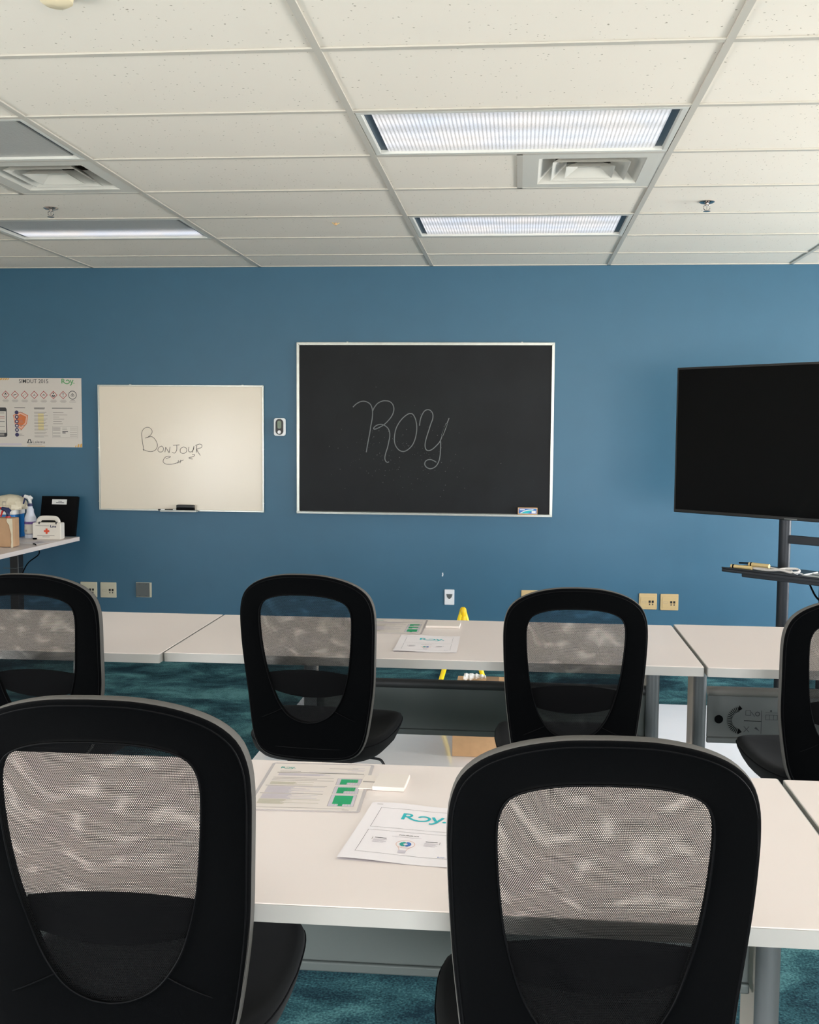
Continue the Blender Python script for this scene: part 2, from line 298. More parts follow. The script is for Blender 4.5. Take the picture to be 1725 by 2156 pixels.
# ------------------------------------------------------------------ mesh builder
class MB:
    def __init__(s): s.v = []; s.f = []; s.mi = []; s.mats = []; s.T = Matrix.Identity(4)
    def _m(s, k):
        if k not in s.mats: s.mats.append(k)
        return s.mats.index(k)
    def add(s, vs, fs, k):
        b = len(s.v); s.v += [tuple(s.T @ Vector(p)) for p in vs]; i = s._m(k)
        for f in fs: s.f.append([b + j for j in f]); s.mi.append(i)
        return s
    def box(s, x0, x1, y0, y1, z0, z1, k):
        return s.add([(x0, y0, z0), (x1, y0, z0), (x1, y1, z0), (x0, y1, z0), (x0, y0, z1), (x1, y0, z1), (x1, y1, z1), (x0, y1, z1)],
                     [(0, 3, 2, 1), (4, 5, 6, 7), (0, 1, 5, 4), (1, 2, 6, 5), (2, 3, 7, 6), (3, 0, 4, 7)], k)
    def prism(s, pts, z0, z1, k):          # polygon in xy extruded along z
        n = len(pts)
        return s.add([(x, y, z0) for x, y in pts] + [(x, y, z1) for x, y in pts],
                     [tuple(range(n))[::-1], tuple(range(n, 2 * n))] + [(i, (i + 1) % n, n + (i + 1) % n, n + i) for i in range(n)], k)
    def loft(s, rings, k, closed=True, cap=True):
        n = len(rings[0]); vs = [p for r in rings for p in r]; fs = []
        for i in range(len(rings) - 1):
            for j in range(n if closed else n - 1):
                a = i * n + j; b = i * n + (j + 1) % n; fs.append((a, b, b + n, a + n))
        if cap and closed:
            fs.append(tuple(range(n))[::-1]); fs.append(tuple(range((len(rings) - 1) * n, len(rings) * n)))
        return s.add(vs, fs, k)
    def lathe(s, prof, k, n=32, c=(0, 0), sy=1.0):
        rings = [[(c[0] + r * math.cos(2 * PI * j / n), c[1] + sy * r * math.sin(2 * PI * j / n), z) for j in range(n)] for r, z in prof]
        return s.loft(rings, k)
    def tube(s, path, r, k, n=10, closed=False, flat=1.0):
        P = [Vector(p) for p in path]; rings = []; up = Vector((0, 0, 1))
        for i, p in enumerate(P):
            if closed: t = (P[(i + 1) % len(P)] - P[i - 1]).normalized()
            else: t = (P[min(i + 1, len(P) - 1)] - P[max(i - 1, 0)]).normalized()
            u = t.cross(up)
            if u.length < 1e-3: u = t.cross(Vector((0, 1, 0)))
            u.normalize(); w = u.cross(t); rr = r[i] if isinstance(r, (list, tuple)) else r
            rings.append([tuple(p + u * rr * math.cos(2 * PI * j / n) + w * rr * flat * math.sin(2 * PI * j / n)) for j in range(n)])
        if closed: rings.append(rings[0])
        return s.loft(rings, k, cap=not closed)
    # flat marks on a face: local x right, y up, z out of the face
    def quad(s, x0, x1, y0, y1, z, k): return s.add([(x0, y0, z), (x1, y0, z), (x1, y1, z), (x0, y1, z)], [(0, 1, 2, 3)], k)
    def poly(s, pts, z, k): return s.add([(x, y, z) for x, y in pts], [tuple(range(len(pts)))], k)
    def disc(s, x, y, r, z, k, n=20): return s.poly([(x + r * math.cos(2 * PI * i / n), y + r * math.sin(2 * PI * i / n)) for i in range(n)], z, k)
    def ring(s, x, y, r0, r1, z, k, n=28):
        vs = []; fs = []
        for i in range(n):
            a = 2 * PI * i / n; vs += [(x + r0 * math.cos(a), y + r0 * math.sin(a), z), (x + r1 * math.cos(a), y + r1 * math.sin(a), z)]
        for i in range(n): j = (i + 1) % n; fs.append((2 * i, 2 * i + 1, 2 * j + 1, 2 * j))
        return s.add(vs, fs, k)
    def ribbon(s, pts, w, z, k, smooth=True, zs=None):
        P = spline2(pts, 5) if smooth and len(pts) > 2 else [Vector(p) for p in pts]
        vs = []
        for i, p in enumerate(P):
            t = (P[min(i + 1, len(P) - 1)] - P[max(i - 1, 0)])
            if t.length < 1e-9: t = Vector((1, 0))
            t.normalize(); nrm = Vector((-t.y, t.x)) * (w / 2)
            vs += [(p.x + nrm.x, p.y + nrm.y, z), (p.x - nrm.x, p.y - nrm.y, z)]
        return s.add(vs, [(2 * i + 1, 2 * i + 3, 2 * i + 2, 2 * i) for i in range(len(P) - 1)], k)
    def rectline(s, x0, x1, y0, y1, w, z, k):
        s.quad(x0, x1, y0, y0 + w, z, k); s.quad(x0, x1, y1 - w, y1, z, k); s.quad(x0, x0 + w, y0, y1, z, k); s.quad(x1 - w, x1, y0, y1, z, k); return s
    def text(s, txt, x, y, h, z, k, width=None, bold=0.0, align='LEFT'):
        cu = bpy.data.curves.new('t', 'FONT'); cu.body = txt; cu.size = 1.0; cu.align_x = align; cu.offset = bold; cu.resolution_u = 3
        ob = bpy.data.objects.new('t', cu); sc.collection.objects.link(ob)
        dg = bpy.context.evaluated_depsgraph_get(); dg.update(); me = ob.evaluated_get(dg).to_mesh()
        vs = [tuple(v.co) for v in me.vertices]; fs = [tuple(p.vertices) for p in me.polygons]
        ob.evaluated_get(dg).to_mesh_clear(); bpy.data.objects.remove(ob); bpy.data.curves.remove(cu)
        if not vs: return s
        xs = [v[0] for v in vs]; k0 = h / 0.7; kx = k0
        if width: kx = width / max(1e-6, max(xs) - min(xs))
        off = min(xs) if align == 'LEFT' else 0
        return s.add([(x + (v[0] - off) * kx, y + v[1] * k0, z) for v in vs], fs, k)
    def build(s, name, parent=None, loc=(0, 0, 0), rot=0.0, bevel=0.0, seg=2, flat=False, ang=35):
        me = bpy.data.meshes.new(name); me.from_pydata(s.v, [], s.f); me.update()
        for k in s.mats: me.materials.append(M[k] if isinstance(k, str) else k)
        for p, i in zip(me.polygons, s.mi): p.material_index = i; p.use_smooth = not flat
        if not flat: me.set_sharp_from_angle(angle=math.radians(ang))
        o = bpy.data.objects.new(name, me); sc.collection.objects.link(o)
        o.location = loc; o.rotation_euler = (0, 0, rot)
        if parent: o.parent = parent
        if bevel:
            b = o.modifiers.new('bevel', 'BEVEL'); b.width = bevel; b.segments = seg; b.limit_method = 'ANGLE'; b.angle_limit = math.radians(50)
        return o
def spline2(pts, n=5, closed=False):
    P = [Vector(p) for p in pts]; out = []; m = len(P)
    for i in range(m if closed else m - 1):
        if closed: p0, p1, p2, p3 = P[i - 1], P[i], P[(i + 1) % m], P[(i + 2) % m]
        else: p0, p1, p2, p3 = P[max(i - 1, 0)], P[i], P[i + 1], P[min(i + 2, m - 1)]
        for j in range(n):
            t = j / n; out.append(0.5 * ((2 * p1) + (p2 - p0) * t + (2 * p0 - 5 * p1 + 4 * p2 - p3) * t * t + (3 * p1 - p0 - 3 * p2 + p3) * t ** 3))
    if not closed: out.append(P[-1])
    return out
def tag(o, label=None, cat=None, group=None, kind=None):
    if label: o['label'] = label
    if cat: o['category'] = cat
    if group: o['group'] = group
    if kind: o['kind'] = kind
    return o
def thing(name, label, cat, loc=(0, 0, 0), rz=0.0, group=None):
    o = bpy.data.objects.new(name, None); sc.collection.objects.link(o); o.location = loc; o.rotation_euler = (0, 0, rz)
    o.empty_display_size = 0.1
    return tag(o, label, cat, group)
def copy_tree(o, parent=None):
    c = o.copy(); sc.collection.objects.link(c)
    if parent: c.parent = parent
    for ch in list(o.children): copy_tree(ch, c)
    return c
def roundrect(x0, x1, y0, y1, r, n=6):
    out = []
    for cx, cy, a0 in ((x1 - r, y1 - r, 0), (x0 + r, y1 - r, PI / 2), (x0 + r, y0 + r, PI), (x1 - r, y0 + r, 1.5 * PI)):
        for i in range(n + 1): a = a0 + PI / 2 * i / n; out.append((cx + r * math.cos(a), cy + r * math.sin(a)))
    return out
WALLM = Matrix(((1, 0, 0, 0), (0, 0, -1, 0), (0, 1, 0, 0), (0, 0, 0, 1)))   # local x right, y up, z towards the room (-Y)

# ------------------------------------------------------------------ room shell
XL, XR, YB = -4.4, 4.8, -3.2
tag(MB().box(XL, XR, YB, WALLY, -0.1, 0.0, 'carpet').build('floor', flat=True), kind='structure')
wf = tag(MB().box(XL - .12, XR + .12, WALLY, WALLY + .12, -0.1, CEIL + .25, 'wall').build('wall_front', flat=True), kind='structure')
wins = [(2.3, 4.2), (4.6, 6.5)]; WZ0, WZ1 = 0.4, 1.75; bwins = [(0.2, 1.7), (1.9, 3.5)]; lwins_added = [(-2.6, -0.9), (-0.6, 1.1)]  # unseen windows; the left ones are added only to brighten that side
wr = MB(); prev = YB
for a, b in wins: wr.box(XR, XR + .12, prev, a, -0.1, CEIL + .25, 'wall_white'); prev = b
wr.box(XR, XR + .12, prev, WALLY, -0.1, CEIL + .25, 'wall_white')
for a, b in wins:
    wr.box(XR, XR + .12, a, b, -0.1, WZ0, 'wall_white'); wr.box(XR, XR + .12, a, b, WZ1, CEIL + .25, 'wall_white')
tag(wr.build('wall_right', flat=True), kind='structure')
wl_ = MB(); prev = YB
for a, b in lwins_added: wl_.box(XL - .12, XL, prev, a, -0.1, CEIL + .25, 'wall_white'); prev = b; wl_.box(XL - .12, XL, a, b, -0.1, WZ0, 'wall_white'); wl_.box(XL - .12, XL, a, b, WZ1, CEIL + .25, 'wall_white')
wl_.box(XL - .12, XL, prev, WALLY, -0.1, CEIL + .25, 'wall_white')
tag(wl_.build('wall_left', flat=True), kind='structure')
wb_ = MB(); prev = XL - .12
for a, b in bwins: wb_.box(prev, a, YB - .12, YB, -0.1, CEIL + .25, 'wall_white'); prev = b; wb_.box(a, b, YB - .12, YB, -0.1, WZ0, 'wall_white'); wb_.box(a, b, YB - .12, YB, WZ1, CEIL + .25, 'wall_white')
wb_.box(prev, XR + .12, YB - .12, YB, -0.1, CEIL + .25, 'wall_white')
tag(wb_.build('wall_back', flat=True), kind='structure')
def glass_material():
    m, N, L, P = new_mat('window_glass'); out = [n for n in N if n.type == 'OUTPUT_MATERIAL'][0]
    tr = N.new('ShaderNodeBsdfTransparent'); gl = N.new('ShaderNodeBsdfGlossy'); gl.inputs['Roughness'].default_value = 0.02
    ms = N.new('ShaderNodeMixShader'); ms.inputs[0].default_value = 0.06
    L.new(tr.outputs[0], ms.inputs[1]); L.new(gl.outputs[0], ms.inputs[2]); L.new(ms.outputs[0], out.inputs['Surface']); return m
M['glass'] = glass_material()
for i, (a, b, XR_, sg_) in enumerate([(a, b, XR, 1) for a, b in wins] + [(a, b, XL - .13, -1) for a, b in lwins_added]):
    w = MB()
    for y0, y1, z0, z1 in ((a, b, WZ0, WZ0 + .05), (a, b, WZ1 - .05, WZ1), (a, a + .05, WZ0, WZ1), (b - .05, b, WZ0, WZ1), ((a + b) / 2 - .02, (a + b) / 2 + .02, WZ0, WZ1)):
        w.box(XR_ + .04, XR_ + .09, y0, y1, z0, z1, 'win_frame')
    wo = tag(w.build('window_%d' % (i + 1)), kind='structure')  # includes the added left-wall windows that even out the light
    MB().box(XR_ + .062, XR_ + .066, a + .04, b - .04, WZ0 + .04, WZ1 - .04, 'glass').build('pane', wo, flat=True)
    ld = bpy.data.lights.new('daylight_portal', 'AREA'); ld.shape = 'RECTANGLE'; ld.size = WZ1 - WZ0; ld.size_y = b - a
    ld.cycles.is_portal = True
    lo = bpy.data.objects.new('daylight_portal', ld); sc.collection.objects.link(lo)
    lo.location = (XR_ + (.11 if sg_ > 0 else .02), (a + b) / 2, (WZ0 + WZ1) / 2); lo.rotation_euler = (0, sg_ * PI / 2, 0)
for i, (a, b) in enumerate(bwins):
    w = MB()
    for x0, x1, z0, z1 in ((a, b, WZ0, WZ0 + .05), (a, b, WZ1 - .05, WZ1), (a, a + .05, WZ0, WZ1), (b - .05, b, WZ0, WZ1), ((a + b) / 2 - .02, (a + b) / 2 + .02, WZ0, WZ1)):
        w.box(x0, x1, YB - .09, YB - .04, z0, z1, 'win_frame')
    wo = tag(w.build('window_%d' % (i + 1 + len(wins) + len(lwins_added))), kind='structure')
    MB().box(a + .04, b - .04, YB - .066, YB - .062, WZ0 + .04, WZ1 - .04, 'glass').build('pane', wo, flat=True)
    ld = bpy.data.lights.new('daylight_portal', 'AREA'); ld.shape = 'RECTANGLE'; ld.size = b - a; ld.size_y = WZ1 - WZ0
    ld.cycles.is_portal = True
    lo = bpy.data.objects.new('daylight_portal', ld); sc.collection.objects.link(lo)
    lo.location = ((a + b) / 2, YB - .11, (WZ0 + WZ1) / 2); lo.rotation_euler = (PI / 2, 0, 0)
chip = MB(); chip.T = WALLM
chip.poly([(-.533, .478), (-.525, .482), (-.522, .466), (-.526, .452), (-.534, .455), (-.531, .466)], .0, 'plate_white')
chip.build('paint_chip', wf, loc=(0, WALLY - .001, 0), flat=True)

# ceiling: 2x4 ft tiles in a T-bar grid
TX, TY, XA, YR0 = 1.2192, 0.6096, -0.624, 3.18
cols = [XA + k * TX for k in range(-5, 6)]; rows = [YR0 + i * TY for i in range(-12, 8)]
fixtures = [(0, 1, 'two'), (0, 4, 'two'), (-2, 1, 'off'), (-2, 4, 'one'), (0, -2, 'two'), (0, -5, 'two'), (-2, -2, 'two'), (-2, -5, 'two')]  # negative rows: unseen lights added behind the camera for brightness
skip = {(c, r) for c, r, m in fixtures} | {(0, 2), (-2, 2)}
ce = MB(); ZT = CEIL + .007
for k in range(-5, 5):
    for i in range(-12, 7):
        if (k, i) in skip: continue
        x0 = max(XA + k * TX, XL) + .004; x1 = min(XA + (k + 1) * TX, XR) - .004; y0 = max(YR0 + i * TY, YB) + .004; y1 = min(YR0 + (i + 1) * TY, WALLY) - .004
        if x1 - x0 > .03 and y1 - y0 > .03: ce.box(x0, x1, y0, y1, ZT, ZT + .016, 'tile')
for c in (0, -2): ce.box(XA + c * TX + .004, XA + (c + .5) * TX - .004, YR0 + 2 * TY + .004, YR0 + 3 * TY - .004, ZT, ZT + .016, 'tile')
ce.box(XL, XR, YB, WALLY, CEIL + .24, CEIL + .25, 'tile')
ceo = tag(ce.build('ceiling', flat=True), kind='structure')
g = MB(); hw = .012
for x in cols:
    if XL < x < XR: g.box(x - hw, x + hw, YB, WALLY, CEIL, CEIL + .006, 'tbar'); g.box(x - .001, x + .001, YB, WALLY, CEIL + .006, CEIL + .04, 'tbar')
for y in rows:
    if YB < y < WALLY: g.box(XL, XR, y - hw, y + hw, CEIL + .001, CEIL + .0065, 'tbar')
for c in (0, -2): x = XA + (c + .5) * TX; g.box(x - hw, x + hw, YR0 + 2 * TY, YR0 + 3 * TY, CEIL + .001, CEIL + .0065, 'tbar')
g.box(XL, XR, WALLY - .02, WALLY, CEIL, CEIL + .006, 'tbar'); g.box(XL, XL + .02, YB, WALLY, CEIL, CEIL + .006, 'tbar'); g.box(XR - .02, XR, YB, WALLY, CEIL, CEIL + .006, 'tbar')
g.build('ceiling_grid', ceo, flat=True)

LM = {k: lens_material('prismatic_lens_' + k, LENS, k) for k in ('two', 'one', 'off')}
LMB = lens_material('prismatic_lens_rear_boosted', LENS * 3.6, 'two')  # stronger than the visible lenses, to brighten tables from out of view
fix_labels = {(0, 1): 'large lit fluorescent ceiling light with ribbed lens, nearest and biggest of the lit ones',
              (0, 4): 'lit fluorescent ceiling light with ribbed lens, directly behind the right air diffuser',
              (-2, 1): 'unlit grey ceiling light cut off by the left edge of the photo',
              (-2, 4): 'ceiling light at left, grey lens with one bright band, behind the left sprinkler'}
for c, r, mode in fixtures:
    x0, y0 = XA + c * TX + .014, YR0 + r * TY + .014; w, d = TX - .028, TY - .028
    lab = fix_labels.get((c, r))
    t = thing('ceiling_light', lab or 'unseen fluorescent ceiling light behind the viewpoint, added and boosted to light the room', 'ceiling light', (x0 + w / 2, y0 + d / 2, CEIL), group='ceiling lights' if not lab else None)
    hx, hy = w / 2, d / 2; f = MB(); fr = .022
    f.box(-hx, hx, -hy, -hy + fr, .001, .02, 'frame_fix'); f.box(-hx, hx, hy - fr, hy, .001, .02, 'frame_fix')
    f.box(-hx, -hx + fr, -hy + fr, hy - fr, .001, .02, 'frame_fix'); f.box(hx - fr, hx, -hy + fr, hy - fr, .001, .02, 'frame_fix')
    f.box(-hx + .002, hx - .002, -hy + .002, hy - .002, .045, .12, 'frame_fix')
    f.build('frame', t, bevel=.002)
    MB().box(-hx + fr, -hx + fr + .032, -hy + fr, hy - fr, .018, .044, 'slot').build('air_slot', t)
    MB().box(hx - fr - .032, hx - fr, -hy + fr, hy - fr, .018, .044, 'slot').build('air_slot', t)
    ln = MB().box(-hx + fr + .032, hx - fr - .032, -hy + fr, hy - fr, .012, .018, LM[mode] if r > 0 else LMB).build('lens', t, flat=True)

# air diffusers: square louvred cones
def diffuser(cx, cy, label):
    t = thing('air_diffuser', label, 'air vent', (cx, cy, CEIL), group=None)
    h = .2935; p = MB()
    inn = .225
    for x0, x1, y0, y1 in ((-h, h, -h, -inn), (-h, h, inn, h), (-h, -inn, -inn, inn), (inn, h, -inn, inn)): p.box(x0, x1, y0, y1, .002, .006, 'diff')
    p.build('face_plate', t)
    def cone(r0, z0, r1, z1, k='diff'):
        m = MB(); m.loft([[(-r, -r, z), (r, -r, z), (r, r, z), (-r, r, z)] for r, z in ((r0, z0), (r1, z1), (r1 - .003, z1), (r0 - .003, z0 + .001), (r0, z0))], k, cap=False); return m
    cone(.226, .004, .15, .075).build('outer_cone', t, flat=True)
    cone(.165, .002, .10, .055).build('louvre', t, flat=True)
    cone(.105, -.002, .045, .035).build('louvre', t, flat=True)
    m = MB(); m.box(-.05, .05, -.05, .05, .03, .034, 'diff'); m.build('centre_plate', t)
    m = MB(); m.lathe([(.10, .07), (.125, .10), (.125, .2)], 'duct', 24); m.box(-.2, .2, -.2, .2, .2, .203, 'dark_hole'); m.build('duct_collar', t)
diffuser(XA + .75 * TX, YR0 + 2.5 * TY, 'white square ceiling air diffuser, right one, between the two bright lights')
diffuser(XA - 1.25 * TX, YR0 + 2.5 * TY, 'white square ceiling air diffuser at left, beside the unlit grey light')

def sprinkler(x, y, label):
    t = thing('sprinkler_head', label, 'sprinkler', (x, y, CEIL + .007))
    MB().lathe([(.0, -.001), (.036, -.001), (.038, -.004), (.03, -.009), (.014, -.012), (.0, -.012)], 'chrome', 24).build('escutcheon', t)
    b = MB(); b.lathe([(.009, -.01), (.009, -.02)], 'chrome', 12)
    for s in (-1, 1): b.tube([(0.008 * s, 0, -.018), (.015 * s, 0, -.024), (.015 * s, 0, -.036), (.004 * s, 0, -.046)], .0024, 'chrome', 8)
    b.tube([(0, 0, -.018), (0, 0, -.046)], .002, 'chrome', 8)
    b.build('frame_arms', t)
    MB().lathe([(.0, -.046), (.017, -.047), (.018, -.049), (.0, -.050)], 'chrome', 20).build('deflector', t)
sprinkler(.913, 5.354, 'chrome ceiling sprinkler head at right, clear of any light')
sprinkler(-2.462, 5.34, 'chrome ceiling sprinkler head at left, between diffuser and banded light')
hk = MB(); hk.tube([(-.02, 0, .006), (-.006, 0, -.004), (.006, 0, -.004), (.022, 0, .004)], .003, 'gold', 8); hk.lathe([(0, -.01), (.006, -.008), (.007, .004), (0, .004)], 'card', 10)
tag(hk.build('ceiling_hook', loc=(-1.032, 5.791, CEIL)), 'tiny hook on the ceiling tile left of the far bright light', 'hook')
sd = thing('smoke_detector', 'cream round detector on the ceiling, cut by the top edge of the photo', 'detector', (-1.235, 2.735, CEIL + .007))
MB().lathe([(.0, 0), (.052, 0), (.052, -.006), (.046, -.010), (0, -.010)], 'cream', 36).build('base', sd)
MB().lathe([(.044, -.010), (.042, -.026), (.030, -.034), (.0, -.036)], 'cream', 36).build('cover', sd)

# ------------------------------------------------------------------ wall things
def wx(px): return -1.577 + (px - 626.5) / 539.5 * 1.815
def wz(py): return 2.101 - (py - 721.5) / 363.0 * 1.213
def board(name, label, cat, x0, x1, z0, z1, surf, depth, fw, mat_frame):
    t = thing(name, label, cat, ((x0 + x1) / 2, WALLY, z0))
    w = (x1 - x0) / 2; h = z1 - z0
    s = MB(); s.box(-w + fw * .5, w - fw * .5, -depth * .7, -.002, fw * .5, h - fw * .5, surf); so = s.build('board_surface', t)
    f = MB()
    for pts in (((-w, 0), (w, 0), (w - fw, fw), (-w + fw, fw)), ((w, 0), (w, h), (w - fw, h - fw), (w - fw, fw)), ((w, h), (-w, h), (-w + fw, h - fw), (w - fw, h - fw)), ((-w, h), (-w, 0), (-w + fw, fw), (-w + fw, h - fw))):
        f.T = Matrix(((1, 0, 0, 0), (0, 0, -1, -depth), (0, 1, 0, 0), (0, 0, 0, 1))); f.prism(list(pts), -depth + .002, 0, mat_frame)
    f.build('frame', t, bevel=.0015)
    for cx, cz in ((-w + fw * .4, h * .5), (w - fw * .4, h * .5), (-w + fw * .4, h * .07), (w - fw * .4, h * .07), (-w * .6, h), (w * .75, h)):
        c = MB(); c.box(cx - .006, cx + .006, -depth - .0025, -.002, cz - .004, cz + .004, 'metal'); c.build('clip', t)
    return t, w, h
cbt, cbw, cbh = board('chalkboard', 'large black chalkboard with chalked word Roy in thin aluminium frame', 'chalkboard', -1.577, .238, .888, 2.101, 'chalkboard', .022, .02, 'metal')
def zc(x, y): return (wx(730 + x / 6.389), wz(820 + y / 6.389))
strokes = [
 [(105,238),(150,195),(205,165),(260,158),(310,175),(345,205),(365,255),(372,320),(365,400),(350,480),(335,580),(318,670),(300,770),(288,845)],
 [(372,290),(395,240),(440,185),(500,155),(550,150),(600,160),(640,195),(658,250),(650,310),(620,370),(570,430),(520,475),(460,510),(405,532),(385,522),(410,492),(450,472),(500,468),(540,485),(580,520),(602,570),(605,630),(592,700),(575,780),(550,860),(540,920),(550,960),(575,978),(597,970)],
 [(905,322),(865,320),(820,345),(770,390),(725,450),(690,520),(672,600),(668,680),(680,740),(710,790),(750,822),(800,828),(850,805),(905,750),(940,680),(962,590),(968,500),(955,410),(930,350),(905,322)],
 [(1005,480),(1015,400),(1040,330),(1075,280),(1120,265),(1160,285),(1182,330),(1180,390),(1155,460),(1130,540),(1105,620),(1085,700),(1082,760),(1095,800),(1130,815),(1180,795),(1230,750),(1280,690),(1310,610),(1340,520),(1375,440),(1400,375)],
 [(1290,690),(1290,780),(1285,870),(1270,950),(1240,1010),(1200,1045),(1150,1058),(1105,1040),(1080,1005),(1085,965),(1115,940),(1160,935),(1200,950),(1235,970)]]
for grp_ in ((0, 1), (2,), (3, 4)):
    ck = MB(); ck.T = WALLM
    for i in grp_: ck.ribbon([(zc(*p)[0] + 0.6695, zc(*p)[1] - .888) for p in strokes[i]], .0065, 0, 'chalk')
    if 3 in grp_: ck.ribbon([(zc(*p)[0] + 0.6695, zc(*p)[1] - .888) for p in ((1310, 610), (1345, 520), (1368, 450))], .014, 0, 'chalk')
    ck.build('chalk_letter', cbt, loc=(0, -.0166, 0), flat=True)
ck = MB(); ck.T = WALLM
for i in range(150):
    x, y = random.gauss(750, 420), random.gauss(900, 330)
    p = zc(x, y); r = random.choice((.0015, .002, .002, .003))
    if abs(p[0] + .6695) < .86 and .93 < p[1] < 2.05:
        ck.poly([(p[0] + .6695 - r, p[1] - .888), (p[0] + .6695, p[1] - .888 - r * .5), (p[0] + .6695 + r, p[1] - .888 + r * .3), (p[0] + .6695, p[1] - .888 + r)], 0, 'chalk')
tag(ck.build('chalk_dust', cbt, loc=(0, -.0166, 0), flat=True), kind='stuff')
# box of chalk on the frame's lower ledge
cbx = thing('chalk_box', 'small blue and teal printed box standing on the chalkboard bottom ledge', 'box', (wx(1115), WALLY - .042, .9085))
MB().box(-.068, .068, -.018, .018, 0, .047, 'card').build('carton', cbx, bevel=.001)
lb = MB(); lb.T = Matrix(((1, 0, 0, 0), (0, 0, -1, -.0185), (0, 1, 0, 0), (0, 0, 0, 1)))
lb.quad(-.062, .062, .006, .042, 0, 'ink_blue'); lb.poly([(-.06, .007), (.0, .007), (.05, .038), (.0, .034)], .0004, 'ink_teal'); lb.quad(.028, .056, .009, .026, .0006, 'paper_white'); lb.quad(-.055, -.02, .03, .036, .0006, 'paper_white')
lb.ribbon([(-.05, .01), (-.01, .028), (.04, .034)], .005, .0007, 'paper_white')
lb.build('printed_label', cbx, flat=True)
lg = MB(); lg.box(-.9, .9, -.064, -.018, .012, .0185, 'metal'); lg.build('chalk_ledge', cbt, bevel=.001)

wbt, wbw, wbh = board('whiteboard', 'whiteboard with handwritten Bonjour in narrow aluminium frame', 'whiteboard', -3.036, -1.816, .891, 1.797, 'whiteboard', .018, .011, 'metal')
def zb(x, y): px, py = 280 + x / 4.79, 860 + y / 4.79; return (-3.036 + (px - 208.5) / 348 * 1.22 + 2.426, 1.797 - (py - 811) / 265 * .906 - .891)
wstr = [[(97,255),(105,330),(115,400),(118,430)],[(97,260),(110,220),(140,195),(175,193),(203,220),(200,255),(170,285),(135,300)],[(135,300),(200,285),(240,320),(257,370),(240,415),(200,435),(150,430),(108,412)],
 [(300,378),(270,395),(262,425),(285,440),(310,430),(318,400),(300,378)],[(415,370),(480,365)],[(452,370),(450,420),(430,448),(405,440)],[(520,385),(490,405),(490,440),(520,450),(548,435),(550,400),(520,385)],
 [(575,385),(570,425),(595,435),(620,410),(625,375)],[(625,375),(618,410),(610,440)],[(650,440),(655,370)],[(640,370),(680,355),(705,365),(700,390),(655,410),(690,470)],
 [(340,505),(385,490),(380,480),(345,485),(320,510),(315,540),(345,560),(400,560),(460,545)],[(468,520),(462,552)],[(490,515),(484,550)],[(460,545),(520,515)],[(605,462),(632,462),(620,480),(572,495),(612,507)]]
mk = MB(); mk.T = WALLM
for s in wstr: mk.ribbon([zb(*p) for p in s], .0034, 0, 'marker_ink')
for a, b in (((333, 440), (340, 390)), ((340, 390), (375, 445)), ((375, 445), (385, 385))): mk.ribbon([zb(*a), zb(*b)], .0034, 0, 'marker_ink', smooth=False)
tag(mk.build('marker_writing', wbt, loc=(0, -.0136, 0), flat=True), 'word Bonjour in thin grey marker with a flourish')
tr = MB(); tr.box(-.14, .125, -.062, -.018, -.002, .004, 'metal_dull'); tr.box(-.14, .125, -.062, -.058, .004, .010, 'metal_dull'); tr.build('pen_tray', wbt, bevel=.001)
er = thing('board_eraser', 'black felt eraser on the whiteboard pen tray', 'eraser', (-2.385, WALLY - .039, .8956))
MB().box(-.064, .064, -.017, .018, 0, .022, 'black_soft').build('felt', er, bevel=.002)
MB().box(-.064, .064, -.017, .018, .022, .044, 'black_plastic').build('handle', er, bevel=.004)
for nm, x, L_, lab in (('marker_pen', -2.495, .10, 'black whiteboard marker nearest the eraser on the pen tray'), ('marker_pen', -2.56, .05, 'short dark marker at the left end of the whiteboard pen tray')):
    t = thing(nm, lab, 'marker', (x, WALLY - .045, .902), group=None)
    b = MB(); b.tube([(-L_ / 2, 0, 0), (L_ / 2 - .03, 0, 0)], .006, 'black_plastic', 10); b.build('barrel', t)
    b = MB(); b.tube([(L_ / 2 - .03, 0, 0), (L_ / 2, 0, 0)], .0068, 'paper_white', 10); b.build('cap', t)

# thermostat-like sensor
th = thing('wall_thermostat', 'white rounded wall controller with black oval face and green display', 'thermostat', (-1.70, WALLY, 1.503))
b = MB(); b.T = WALLM; b.prism(roundrect(-.042, .042, -.064, .064, .018), 0.001, .024, 'device'); b.build('housing', th, bevel=.004, seg=3)
b = MB(); b.T = WALLM; b.prism(roundrect(-.028, .028, -.055, .057, .0275, 10), .024, .027, 'black_plastic'); fp = b.build('face', th, bevel=.001)
b = MB(); b.T = WALLM; b.prism(roundrect(-.014, .014, -.012, .044, .012, 8), .027, .0285, 'lcd'); b.build('display', fp)
b = MB(); b.T = WALLM @ Matrix.Translation((0, -.036, 0)); b.lathe([(.0125, .027), (.0125, .031), (.0, .0315)], 'silver', 20); b.build('button', fp)

def outlet(x0, x1, z0, z1, m, label, group):
    t = thing('data_outlet', label, 'wall outlet', ((x0 + x1) / 2, WALLY, (z0 + z1) / 2), group=group)
    w, h = (x1 - x0) / 2, (z1 - z0) / 2
    b = MB(); b.T = WALLM; b.prism(roundrect(-w, w, -h, h, .004, 2), .001, .007, m); b.build('cover_plate', t, bevel=.002)
    b = MB(); b.T = WALLM; b.prism(roundrect(-w * .80, w * .80, -h * .72, h * .62, .003, 2), .007, .0085, m); ins = b.build('insert', t, bevel=.0008)
    for sx in (.012, .033):
        b = MB(); b.T = WALLM; b.box(sx - .007, sx + .007, -.008, .008, .0085, .0095, 'dark_hole'); b.build('jack', ins)
        b = MB(); b.T = WALLM; b.box(sx - .004, sx + .004, -.024, -.014, .0085, .0092, 'p_dark'); b.build('label_window', ins)
    b = MB(); b.T = WALLM; b.rectline(-.042, -.012, -.010, .004, .0012, .0087, 'p_grey'); b.build('slot_outline', ins, flat=True)
